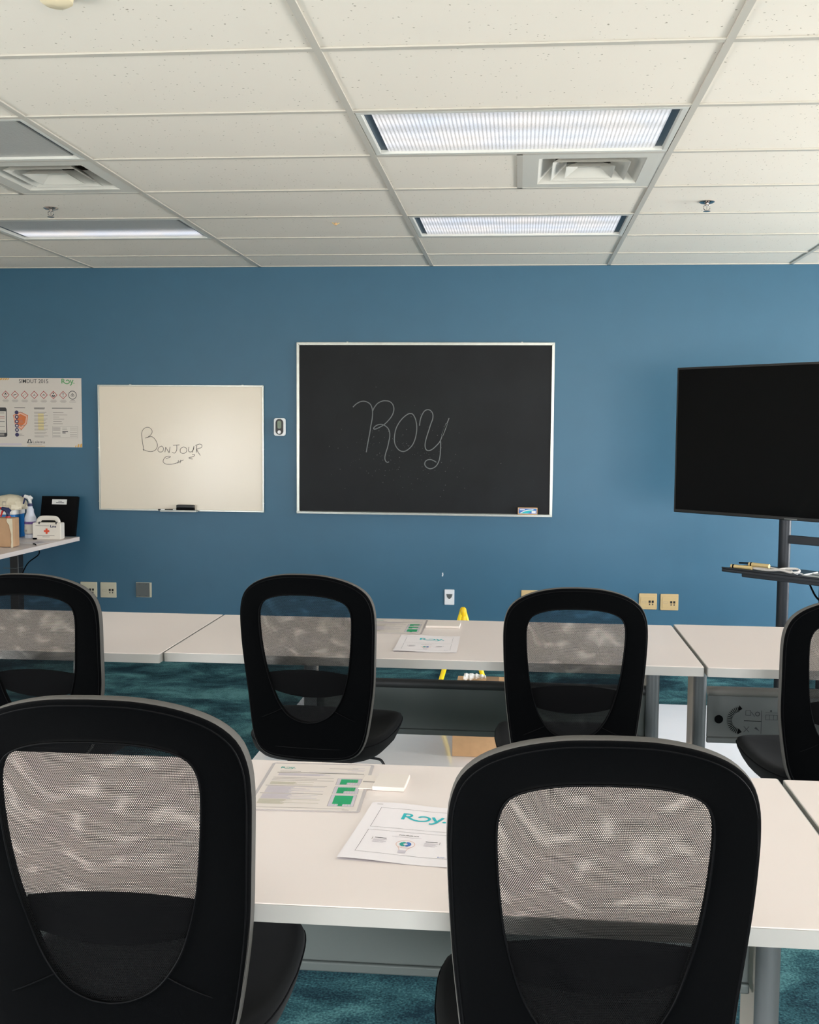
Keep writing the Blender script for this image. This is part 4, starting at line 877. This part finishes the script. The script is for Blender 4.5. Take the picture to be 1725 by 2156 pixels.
# ------------------------------------------------------------------ things on the tables
def curl(mb, w, h, k, nx=14, ny=18, amp=.003):
    vs = []; fs = []
    f = lambda u, v: amp * (math.sin(u * 5.2 + 1) * .5 + .5) * (1 - v) ** 2 + amp * .8 * (v ** 3) * (math.sin(u * 7) * .5 + .5) + .0004
    for j in range(ny + 1):
        for i in range(nx + 1): u, v = i / nx, j / ny; vs.append((w * u, h * v, f(u, v)))
    n = nx + 1
    for j in range(ny):
        for i in range(nx): a = j * n + i; fs.append((a, a + 1, a + 1 + n, a + n))
    mb.add(vs, fs, k); b = len(vs)
    mb.add([(x, y, 0.0001) for x, y, z in vs], [tuple(reversed(q)) for q in fs], k)
    return f
def handout(tlx, tly, ang, label, z=.7402, amp=.003):
    W, H = .216, .279; a = math.radians(ang)
    loc = (tlx + H * math.sin(a), tly - H * math.cos(a), z)
    m = MB(); f = curl(m, W, H, 'paper', amp=amp); zo = amp + .0009
    pr_ = MB()
    def Y(v): return H * (1 - v)
    def fit(mb):       # drape the print on the curled sheet
        mb.v = [(x, y, q + f(min(1, max(0, x / W)), min(1, max(0, y / H))) + .0003) for x, y, q in mb.v]
    for v0, v1 in ((.10, .45), (.50, .88)):
        for x0, x1, y0, y1 in ((.024, .192, Y(v0) - .0006, Y(v0)), (.024, .192, Y(v1), Y(v1) + .0006), (.024, .0246, Y(v1), Y(v0)), (.1914, .192, Y(v1), Y(v0))):
            n = 10
            for q in range(n):
                if x1 - x0 > y1 - y0: pr_.quad(x0 + (x1 - x0) * q / n, x0 + (x1 - x0) * (q + 1) / n, y0, y1, 0, 'ink_black')
                else: pr_.quad(x0, x1, y0 + (y1 - y0) * q / n, y0 + (y1 - y0) * (q + 1) / n, 0, 'ink_black')
    roy(pr_, .074, Y(.285), .031, .0001, 'ink_teal')
    pr_.quad(.012, .024, Y(.04), Y(.034), 0, 'ink_grey')
    pr_.text('POURQUOI', .087, Y(.565), .005, 0, 'ink_black', width=.036); pr_.quad(.075, .13, Y(.59), Y(.586), 0, 'ink_lav')
    for x0, x1 in ((.045, .067), (.140, .162)):
        pr_.quad(x0, x1, Y(.635), Y(.627), 0, 'ink_black')
        for q in range(4): pr_.quad(x0 - .001, x1 + .002 - .004 * (q % 2), Y(.658 + q * .016), Y(.652 + q * .016), 0, 'ink_lav')
    pr_.quad(.0405, .0415, Y(.665), Y(.625), 0, 'ink_grey'); pr_.quad(.166, .167, Y(.665), Y(.625), 0, 'ink_grey')
    # light bulb with a two-tone brain
    pr_.ring(.106, Y(.70), .0165, .0176, .0001, 'p_peach'); pr_.ribbon([(.094, Y(.745)), (.099, Y(.785)), (.099, Y(.80))], .0011, .0001, 'p_peach'); pr_.ribbon([(.118, Y(.745)), (.113, Y(.785)), (.113, Y(.80))], .0011, .0001, 'p_peach')
    pr_.quad(.099, .113, Y(.845), Y(.80), .0001, 'ink_lav')
    for q in range(5):
        an = PI / 2 + PI * (q + .5) / 5; pr_.disc(.104 + .0055 * math.cos(an), Y(.70) + .0068 * math.sin(an), .0036, .0002 + q * .00002, 'ink_teal2', 10)
        an = -PI / 2 + PI * (q + .5) / 5; pr_.disc(.108 + .0055 * math.cos(an), Y(.70) + .0068 * math.sin(an), .0036, .0002 + q * .00002, 'ink_blue', 10)
    pr_.text('Roy.', .172, Y(.865), .004, 0, 'ink_blue', width=.014)
    fit(pr_)
    base = m; base.v += pr_.v; nb = len(m.v) - len(pr_.v)
    for k in pr_.mats: base._m(k)
    for fc, mi in zip(pr_.f, pr_.mi): base.f.append([nb + j for j in fc]); base.mi.append(base.mats.index(pr_.mats[mi]))
    return tag(base.build('printed_handout', loc=loc, rot=a, flat=False), label, 'paper')
def laminated(tlx, tly, ang, label, z=.7402):
    W, H = .229, .292; a = math.radians(ang); loc = (tlx + H * math.sin(a), tly - H * math.cos(a), z)
    t = thing('laminated_sheet', label, 'laminated sheet', loc, a)
    MB().prism(roundrect(0, W, 0, H, .008, 4), .0004, .0010, 'film').build('film', t)
    p = MB(); p.prism(roundrect(.007, W - .007, .007, H - .007, .002, 2), .0010, .00125, 'lam_paper'); Z = .00145
    X = lambda u: W * u
    Y = lambda v: H * (1 - v)
    roy(p, X(.11), Y(.135), .0115, Z, 'ink_teal2')
    for u0, u1, v, k in ((.58, .86, .115, 'ink_grey'), (.80, .92, .095, 'ink_lav'), (.76, .93, .14, 'ink_lav'), (.80, .92, .16, 'ink_lav'), (.12, .32, .195, 'ink_grey'), (.40, .86, .20, 'ink_lav')): p.quad(X(u0), X(u1), Y(v + .008), Y(v), Z, k)
    p.quad(X(.10), X(.93), Y(.232), Y(.224), Z, 'ink_black')
    def block(u0, v0, n, wid, k, dv=.0105):
        for q in range(n): p.quad(X(u0), X(u0 + wid[q % len(wid)]), Y(v0 + q * dv + .0075), Y(v0 + q * dv), Z, k)
    block(.12, .245, 5, (.44, .45, .43, .50, .40), 'ink_lav')
    for v, w in ((.335, .57), (.365, .42), (.395, .58)): p.quad(X(.09), X(.09 + w), Y(v + .007), Y(v), Z, 'ink_grey')
    block(.09, .43, 6, (.40, .24, .23, .25, .22), 'ink_olive')
    p.quad(X(.06), X(.63), Y(.517), Y(.51), Z, 'ink_grey')
    block(.085, .527, 13, (.53, .25, .24, .22, .36, .23, .40, .21), 'ink_lav')
    p.quad(X(.05), X(.62), Y(.675), Y(.668), Z, 'ink_grey')
    block(.08, .685, 9, (.26, .50, .27, .24, .45, .23), 'ink_lav'); block(.075, .785, 9, (.54, .24, .23, .30, .22, .20), 'ink_olive')
    p.quad(X(.02), X(.86), Y(.944), Y(.939), Z, 'ink_grey'); p.quad(X(.84), X(.90), Y(.965), Y(.957), Z, 'ink_grey')
    for v0, v1, cut in ((.335, .475, 'a'), (.505, .655, 'b'), (.675, .90, 'c')):
        u0, u1 = .70, .93; p.quad(X(u0), X(u1), Y(v1), Y(v0), Z, 'ink_lav'); p.rectline(X(u0), X(u1), Y(v1), Y(v0), .0007, Z + .0001, 'ink_grey')
        hv = v1 - v0
        if cut in 'ab':
            p.quad(X(.735), X(.895), Y(v0 + hv * .62), Y(v0 + hv * .12), Z + .0001, 'ink_green'); p.quad(X(.735), X(.80), Y(v0 + hv * .92), Y(v0 + hv * .6), Z + .0001, 'ink_green')
        else:
            p.quad(X(.735), X(.90), Y(v0 + hv * .80), Y(v0 + hv * .08), Z + .0001, 'ink_green'); p.quad(X(.79), X(.83), Y(v0 + hv * .97), Y(v0 + hv * .78), Z + .0001, 'ink_green')
        for q in range(1, 8): p.quad(X(.735 + q * .0235), X(.735 + q * .0235) + .0004, Y(v0 + hv * .95), Y(v0 + hv * .1), Z + .0002, 'ink_grey' if cut in 'ab' and q > 3 else 'ink_teal2')
    p.build('printed_insert', t, flat=True)
    return t
handout(-.283, 2.022, -5.0, 'white Roy handout on the nearest table, partly behind the front right chair', amp=.004)
handout(-.419, 3.727, .6, 'white Roy handout seen whole on the middle table, close to its near edge')
laminated(-.541, 2.247, 2.2, 'laminated sheet with three green tables of figures, on the nearest table')
laminated(-.577, 4.043, .3, 'laminated sheet with green tables on the middle table, near its far edge')
def flat_box(xr, y0, y1, wid, tong, label, rz=0.0):
    t = thing('slim_white_box', label, 'box', (xr - wid / 2, (y0 + y1) / 2, .7402), rz)
    h = (y1 - y0) / 2
    MB().box(-wid / 2, wid / 2, -h, h, 0, .009, 'slim').build('body', t, bevel=.0015)
    b = MB(); b.box(-wid / 2 - tong, -wid / 2 - .0003, -h * .96, h * .96, .0014, .0034, 'slim'); fo = b.build('flap', t, bevel=.0006)
    b = MB(); b.box(-wid / 2 - tong * .9, -wid / 2 - .002, -.004, .002, .0034, .0038, 'ink_grey'); b.build('slot', fo)
flat_box(-.225, 2.092, 2.178, .068, .030, 'slim white box with grey slot, beside the nearer laminated sheet', math.radians(-2))
flat_box(-.214, 3.882, 3.972, .13, .001, 'slim white box on the middle table, right of the laminated sheet')

# ------------------------------------------------------------------ board on the floor, carton, yellow stand
tag(MB().prism(roundrect(-1.165, 1.175, 4.435, 5.62, .004, 2), .001, .019, 'sheet').build('flat_white_board', bevel=.0015), 'large glossy white board lying flat on the teal carpet under the middle tables', 'board')
bx = thing('cardboard_box', 'brown taped cardboard box on the glossy white floor panel', 'box', (-.13, 4.795, .0192))
w, d, h = .151, .205, .272
b = MB(); b.box(-w, w, -d, d, 0, h - .003, 'card'); b.build('carton', bx, bevel=.002)
for s in (-1, 1):
    b = MB(); b.box(-w + .001, w - .001, min(s * .002, s * d), max(s * .002, s * d), h - .0028, h, 'card'); b.build('top_flap', bx, bevel=.0008)
b = MB(); b.box(-.03 + .02, .03 + .02, -d - .001, -d - .0003, h * .45, h, 'tape'); b.box(-.03 + .02, .03 + .02, -d, d, h + .0002, h + .0007, 'tape'); b.build('tape_strip', bx)
cp = MB(); random.seed(3); rings = []
for q in range(12):
    u = q / 11; r = .024 * (1 - .55 * u) + .004 * math.sin(q * 2.3)
    rings.append([(-.045 + u * .10, .03 * math.sin(u * 2) + r * math.cos(2 * PI * j / 11) * random.uniform(.7, 1.15), .021 + r * .8 * math.sin(2 * PI * j / 11) * random.uniform(.75, 1.0)) for j in range(11)])
cp.loft(rings, 'paper_white'); tag(cp.build('crumpled_paper', loc=(-.20, 4.88, .2925), flat=True, rot=-.1), 'twisted white paper lying on top of the cardboard box', 'paper')
ys = thing('folding_stand', 'yellow tubular A-frame folding stand behind the middle table', 'stand', (-.287, 5.52, .0192))
for sx, sy in ((-1, -.03), (1, .03)):
    b = MB(); b.tube(spline2([(.0 + sx * .006, 0, .50), (sx * .02, sy * .2, .45), (sx * .15, sy, .006)], 5), .013, 'yellow', 16); b.build('leg', ys)
b = MB(); b.lathe([(0, .475), (.014, .475), (.019, .485), (.019, .505), (.016, .515), (.010, .522), (0, .524)], 'yellow_dark', 20); b.lathe([(0, .43), (.017, .43), (.019, .445), (.017, .475), (0, .475)], 'yellow_dark', 20); b.build('top_joint', ys)
b = MB(); b.tube([(-.135, -.028, .06), (.135, .028, .06)], .008, 'yellow', 10); b.build('crossbar', ys)

# ------------------------------------------------------------------ television on its stand
u = Vector((.747, -.665, 0)).normalized(); ax = math.atan2(u.y, u.x)
C = Vector((.884, 6.0, 0)) + u * .727
tv = thing('television', 'large black flat television turned off, angled towards the tables', 'television', (C.x, C.y, 1.036), ax)
TW, TH = .727, .817
b = MB(); b.box(-TW, TW, -.0, .045, 0, TH, 'tv_black'); tb = b.build('bezel', tv, bevel=.004)
b = MB(); b.box(-TW + .012, TW - .012, -.0015, -.0002, .018, TH - .012, 'tv_screen'); b.build('screen', tv)
b = MB(); b.box(-.05, .02, -.004, -.0003, .004, .010, 'leg_grey'); b.build('logo_badge', tv)
b = MB(); b.box(-.38, .38, .045, .075, .1, .55, 'tv_black'); b.build('rear_housing', tv, bevel=.01)
stn = thing('television_stand', 'dark twin-post television stand with a shelf', 'stand', (C.x, C.y, 0), ax)
for sx in (-.118, .118):
    b = MB(); b.lathe([(0, .09), (.033, .09), (.033, 1.60), (0, 1.60)], 'post', 24, c=(sx, .14), sy=.8); b.build('post', stn)
b = MB(); b.box(-.09, .09, .13, .15, .90, .945, 'post'); b.build('crossbar', stn, bevel=.003)
b = MB(); b.box(-.30, .30, .077, .105, 1.2, 1.5, 'post'); b.build('mount_plate', stn, bevel=.003)
sh = MB(); prof = [(-.34, .0, .0), (-.34, .022, 0), (-.30, .03, 0)]
sh.box(-.31, .345, -.17, .125, .752, .770, 'post'); sh.box(-.22, .25, -.12, .10, .728, .752, 'post'); sho = sh.build('shelf', stn, bevel=.006, seg=3)
b = MB(); b.box(-.31, .345, -.17, -.163, .770, .778, 'post'); b.build('shelf_lip', sho, bevel=.002)
b = MB(); b.tube(spline2([(.02, .12, .74), (.12, .02, .66), (.22, -.06, .60), (.26, .0, .35), (.2, .12, .15)], 6), .005, 'black_soft', 8); b.build('cable', stn)
for sx in (-.118, .118):
    b = MB(); b.box(sx - .03, sx + .03, -.17, .38, .055, .095, 'post'); fo = b.build('foot', stn, bevel=.01, seg=3)
    for sy in (-.14, .34):
        b = MB(); rr = [[(sx + xx, sy + .027 * math.cos(2 * PI * j / 16), .028 + .027 * math.sin(2 * PI * j / 16)) for j in range(16)] for xx in (-.012, .012)]; b.loft(rr, 'black_soft'); b.build('caster', fo)
# things on the shelf (stand-local coordinates turned into the room)
def onshelf(x, y): p = Matrix.Rotation(ax, 3, 'Z') @ Vector((x, y, 0)); return (C.x + p.x, C.y + p.y)
def shelf_item(name, lab, cat, x, y, z=.7785, rz=0.0):
    p = onshelf(x, y); return thing(name, lab, cat, (p[0], p[1], z), ax + rz)
for (x, y, rz, z, lab) in ((-.215, -.130, .10, .7705, 'gold tube with a dark band, lower left on the television shelf'), (-.125, -.11, -.02, .788, 'gold tube with a dark band, resting uppermost on the television shelf')):
    t = shelf_item('gold_tube', lab, 'tube', x, y, z, rz)
    b = MB(); b.tube([(-.058, 0, .0115), (.058, 0, .0115)], .011, 'gold', 16); b.build('tube_body', t)
    b = MB(); b.tube([(-.048, 0, .0115), (-.040, 0, .0115)], .0116, 'black_soft', 16); b.build('band', t)
wc = MB(); random.seed(5)
pth = [(-.15, -.02, .006), (-.06, .0, .009), (.0, -.02, .008), (.05, .01, .02), (.11, .02, .022), (.13, -.005, .012), (.10, -.03, .008), (.04, -.025, .014), (-.03, -.03, .007), (-.10, -.035, .010), (-.14, -.01, .013), (-.07, .015, .016), (.02, .02, .008), (.09, .0, .010)]
wc.tube(spline2(pth, 6), .0062, 'cable_white', 8); p = onshelf(-.05, -.075)
tag(wc.build('white_cable', loc=(p[0], p[1], .7705), rot=ax), 'tangled white cable lying on the television shelf', 'cable')
pn = MB(); pn.tube([(-.05, 0, .0), (.05, 0, .008)], .004, 'black_soft', 8); p = onshelf(-.205, -.09)
tag(pn.build('black_pen', loc=(p[0], p[1], .797), rot=ax - .1), 'thin black pen across the gold tubes on the television shelf', 'pen')
kn = MB(); random.seed(9)
for q in range(9):
    a0 = random.uniform(0, 6.28); cx_, cy_ = random.uniform(-.02, .02), random.uniform(-.012, .012)
    kn.tube([(cx_ + .011 * math.cos(a0 + i), cy_ + .008 * math.sin(a0 + i), .006 + .003 * math.sin(i * 1.5)) for i in range(7)], .0022, 'silver' if q % 2 else 'plate_white', 6)
p = onshelf(.085, -.10); tag(kn.build('keychain', loc=(p[0], p[1], .7705), rot=ax), 'small silvery tangle of rings on the television shelf', 'keychain')
gt = shelf_item('grey_tray', 'flat grey tray with pale edges at the right end of the television shelf', 'tray', .235, -.07, .7705)
b = MB(); b.box(-.10, .10, -.085, .08, 0, .006, 'leg_grey'); b.build('base', gt, bevel=.002)
b = MB(); b.box(-.10, .10, -.085, -.081, .006, .012, 'metal_dull'); b.box(-.10, -.096, -.085, .08, .006, .012, 'metal_dull'); b.box(-.10, .10, .02, .024, .006, .010, 'metal_dull'); b.build('rim', gt)

# ------------------------------------------------------------------ supply table at the left
SZ = .705
def P(x, y): return (x, y)
stt = thing('supply_table', 'white table against the wall at left holding cleaning supplies', 'table', (-3.5, 6.3, 0))
edge_pts = [(-3.14 + 3.5, 7.18 - 6.3), (-3.185 + 3.5, 5.30 - 6.3), (-3.96 + 3.5, 5.30 - 6.3), (-3.935 + 3.5, 7.18 - 6.3)]
b = MB(); b.prism(edge_pts[::-1], SZ - .03, SZ, 'laminate'); b.build('tabletop', stt, bevel=.002)
for yy in (.60, -.60):
    b = MB(); b.box(-.005, .055, yy - .04, yy + .04, .03, SZ - .03, 'black_plastic'); lo = b.build('leg', stt, bevel=.004)
    b = MB(); b.box(-.30, .20, yy - .04, yy + .04, .0, .03, 'black_plastic'); b.build('foot', lo, bevel=.004)
b = MB(); b.tube(spline2([(.27, .35, SZ + .004), (.312, .30, SZ + .002), (.318, .33, SZ - .06), (.15, .5, .55), (.07, .54, .42)], 6), .004, 'black_soft', 6); b.build('cable', stt)
b = MB(); b.tube([(.085, .5, SZ - .03), (.088, .5, .42)], .0022, 'leg_grey', 6); b.tube([(-.02, .5, .52), (.07, .5, .52), (.12, .51, .53)], .0022, 'leg_grey', 6); b.build('wire', stt)

bd = thing('ring_binder', 'black binder with a small white label leaning on the wall', 'binder', (-3.30, 7.15, SZ + .0002))
bm = MB(); bm.T = Matrix.Rotation(math.radians(-14), 4, 'X'); bm.prism(roundrect(-.135, .135, -.0, .03, .002, 2), .008, .295, 'black_soft')
bo_ = bm.build('cover', bd, bevel=.004)
bm = MB(); bm.T = Matrix.Rotation(math.radians(-14), 4, 'X') @ Matrix(((1, 0, 0, 0), (0, 0, -1, -.0008), (0, 1, 0, 0), (0, 0, 0, 1)))
bm.quad(-.055, .055, .235, .272, 0, 'paper_white'); bm.text('BINDER', 0, 0, .0, 0, 'ink_grey') if False else None
for q, w_ in enumerate((.014, .03)): bm.quad(.005 - w_, .005 + w_, .256 - q * .011, .260 - q * .011, .0004, 'p_dark')
bm.build('label', bo_, flat=True)

kt = thing('first_aid_kit', 'cream first aid case with red cross and carrying handle', 'first aid kit', (-3.279, 6.985, SZ + .0002), math.radians(3))
bm = MB(); bm.T = WALLM @ Matrix.Translation((0, 0, -.035)); bm.prism(roundrect(-.10, .10, 0, .118, .010, 4), 0, .07, 'kit'); ko = bm.build('case', kt, bevel=.004, seg=3)
hd = MB(); hp = [(-.070, .112), (-.068, .128), (-.058, .142), (-.04, .148), (.04, .148), (.058, .142), (.068, .128), (.070, .112)]
pth = [(x, 0, z) for x, z in [(p_.x, p_.y) for p_ in spline2(hp, 4)]]; hd.tube(pth, .0075, 'kit', 10, flat=2.2); hd.build('handle', kt)
pr2 = MB(); pr2.T = WALLM @ Matrix.Translation((0, 0, .0356))
pr2.quad(-.019, .019, .052, .066, 0, 'orange_red'); pr2.quad(-.007, .007, .040, .078, .0002, 'orange_red')
pr2.quad(-.078, .018, .0955, .0985, 0, 'p_grey'); pr2.quad(-.068, .055, .0265, .0300, 0, 'p_grey'); pr2.quad(-.03, .02, .018, .021, 0, 'p_grey')
pr2.text('Lns', .026, .086, .016, 0, 'navy', width=.042, bold=.03)
pr2.build('printing', ko, flat=True)
for sx in (-.052, .068):
    l = MB(); l.box(sx - .004, sx + .004, -.038, -.02, .108, .124, 'p_dark'); l.build('latch', kt)

def spray(name, label, x, y, body_h, rad, m_body, m_trig, m_head, m_neck, scale=1.0, rz=0.0, wrap=False, grp=None):
    t = thing(name, label, 'spray bottle', (x, y, SZ + .0012), rz, group=grp)
    b = MB(); b.lathe([(0, 0), (rad, 0), (rad, body_h * .62), (rad * .93, body_h * .66), (rad * .62, body_h * .80), (rad * .60, body_h * .90), (rad * .42, body_h * .96), (rad * .40, body_h), (0, body_h)], m_body, 28); bo = b.build('bottle_body', t)
    b = MB(); b.lathe([(0, body_h), (rad * .46, body_h), (rad * .46, body_h + .02), (0, body_h + .02)], m_neck, 20); b.build('collar', t)
    b = MB(); hz = body_h + .02
    b.tube([(0, 0, hz), (0, 0, hz + .025), (-.012, 0, hz + .042), (-.04, 0, hz + .05)], [.012, .014, .015, .012], m_head, 12); b.tube([(.014, 0, hz + .03), (-.005, 0, hz + .048)], .012, m_head, 12); h_ = b.build('spray_head', t)
    b = MB(); b.tube([(-.03, 0, hz + .046), (-.042, 0, hz + .02), (-.050, 0, hz - .005)], [.008, .006, .005], m_trig, 10); b.build('trigger', h_)
    b = MB(); b.tube([(-.04, 0, hz + .05), (-.056, 0, hz + .05)], .008, m_trig, 10); b.build('nozzle', h_)
    return t, bo
t, bo = spray('spray_bottle', 'pale lilac spray bottle with white head and navy trigger', -3.432, 7.03, .225, .040, 'bottle', 'navy', 'paper_white', 'navy')
def wraplabel(par, r, z0, z1, k, a0=-PI * .95, a1=-PI * .05, n=16, name='label', jag=False):
    b = MB(); vs = []
    for i in range(n + 1):
        a = a0 + (a1 - a0) * i / n; zz = z1 - (.006 * math.sin(i * 2.1) if jag else 0); vs += [(r * math.cos(a), r * math.sin(a), z0), (r * math.cos(a), r * math.sin(a), zz)]
    b.add(vs, [(2 * i, 2 * i + 2, 2 * i + 3, 2 * i + 1) for i in range(n)], k); return b.build(name, par)
wraplabel(bo, .0404, .028, .118, 'p_white'); wraplabel(bo, .0407, .100, .118, 'violet', name='label_stripe'); wraplabel(bo, .0407, .028, .032, 'navy', name='label_stripe')
lbm = MB()
for q in range(3): lbm.box(-.028, -.008, -.0412, -.0405, .046 + q * .006, .050 + q * .006, 'p_grey')
lbm.box(-.028, -.018, -.0412, -.0405, .080, .083, 'p_grey'); lbm.build('label_text', bo)
t, bo = spray('spray_bottle', 'spray bottle with red and navy head wrapped in torn brown paper', -3.325, 6.50, .180, .036, 'paper_white', 'red', 'navy', 'red', rz=.0)
# torn paper wrap: two overlapping sheets standing round the bottle
b = MB(); fr = [(-.078, -.045, 0), (.040, -.052, 0)]
zt = .19
b.prism([(-.080, -.050), (.042, -.056), (.060, -.030), (.055, .04), (-.07, .045)], .002, zt, 'brown'); b.build('paper_wrap', t, bevel=.004)
tear = [(.020, .19), (.016, .175), (.022, .160), (.034, .145), (.036, .125), (.042, .105), (.046, .085), (.044, .06), (.046, .035), (.042, .012), (.044, 0)]
b = MB(); b.T = Matrix(((1, -.05, 0, 0), (0, 0, -1, -.0590), (0, 1, 0, 0), (0, 0, 0, 1))); b.T = Matrix.Translation((0, -.0585, 0)) @ WALLM
b.ribbon(tear, .004, 0, 'brown_dk', smooth=False)
b.poly([(x, z) for x, z in tear] + [(.060, 0), (.058, .188)], -.0004, 'bag'); b.build('torn_edge', t, flat=True)

# tub of wipes with a plastic bag on top
tb_ = thing('wipes_tub', 'blue and white tub beneath a cream plastic bag', 'tub', (-3.615, 7.075, SZ + .0002))
b = MB(); b.prism(roundrect(-.10, .085, -.08, .08, .02, 5), 0, .165, 'blue_box'); to = b.build('tub_body', tb_, bevel=.004)
b = MB(); b.prism(roundrect(-.104, .089, -.084, .084, .02, 5), .165, .20, 'paper_white'); b.build('lid', tb_, bevel=.005)
b = MB(); b.T = Matrix.Translation((0, -.0806, 0)) @ WALLM; b.poly([(.03, .02), (.075, .02), (.078, .09), (.06, .07), (.045, .10), (.04, .06)], 0, 'bottle'); b.poly([(.06, .05), (.076, .055), (.078, .08), (.062, .07)], .0003, 'navy'); b.quad(-.08, .078, .140, .150, 0, 'paper_white'); b.build('label', to, flat=True)
bg_ = MB(); random.seed(12); rings = []
for q in range(13):
    v = q / 12; rr = []
    for j in range(28):
        a = 2 * PI * j / 28; c, s = math.cos(a), math.sin(a)
        env = (1 - v ** 2.6) ** .5 if v < 1 else .02
        r = 1 + .07 * math.sin(5 * a + 4 * v) + .06 * math.sin(9 * a - 7 * v) + .04 * random.uniform(-1, 1)
        rr.append((.015 + .128 * c * r * (1.0 * env + .02) + .01 * v, .09 * s * r * (env + .02), .001 + .105 * v + .02 * v * c * (1 - v)))
    rings.append(rr)
bg_.loft(rings, 'bag'); bgo = tag(bg_.build('plastic_bag', loc=(-3.625, 7.07, SZ + .2003), ang=25), 'crumpled cream plastic bag lying on the blue tub', 'bag')
b = MB(); b.T = Matrix.Translation((.03, -.094, .045)) @ WALLM; b.rectline(-.013, .013, -.016, .010, .002, 0, 'p_grey'); b.quad(-.013, .013, .014, .017, 0, 'p_grey'); b.build('printed_mark', bgo, flat=True)
lf = MB(); lf.box(-.075, .075, -.10, .10, 0, .0012, 'paper'); lf.quad(-.02, .05, -.05, .02, .0016, 'ink_lav'); lf.quad(-.06, .0, .03, .06, .0016, 'ink_lav')
tag(lf.build('loose_leaflet', loc=(-3.26, 6.78, SZ + .0002), rot=-.3, flat=True), 'printed leaflet lying in front of the first aid case', 'paper')
sc2 = MB(); sc2.tube([(-.012, 0, .006), (.014, 0, .006)], .006, 'black_soft', 10); tag(sc2.build('pen_cap', loc=(-3.36, 6.94, SZ + .0002)), 'tiny black cap between the brown wrap and the white case', 'cap')
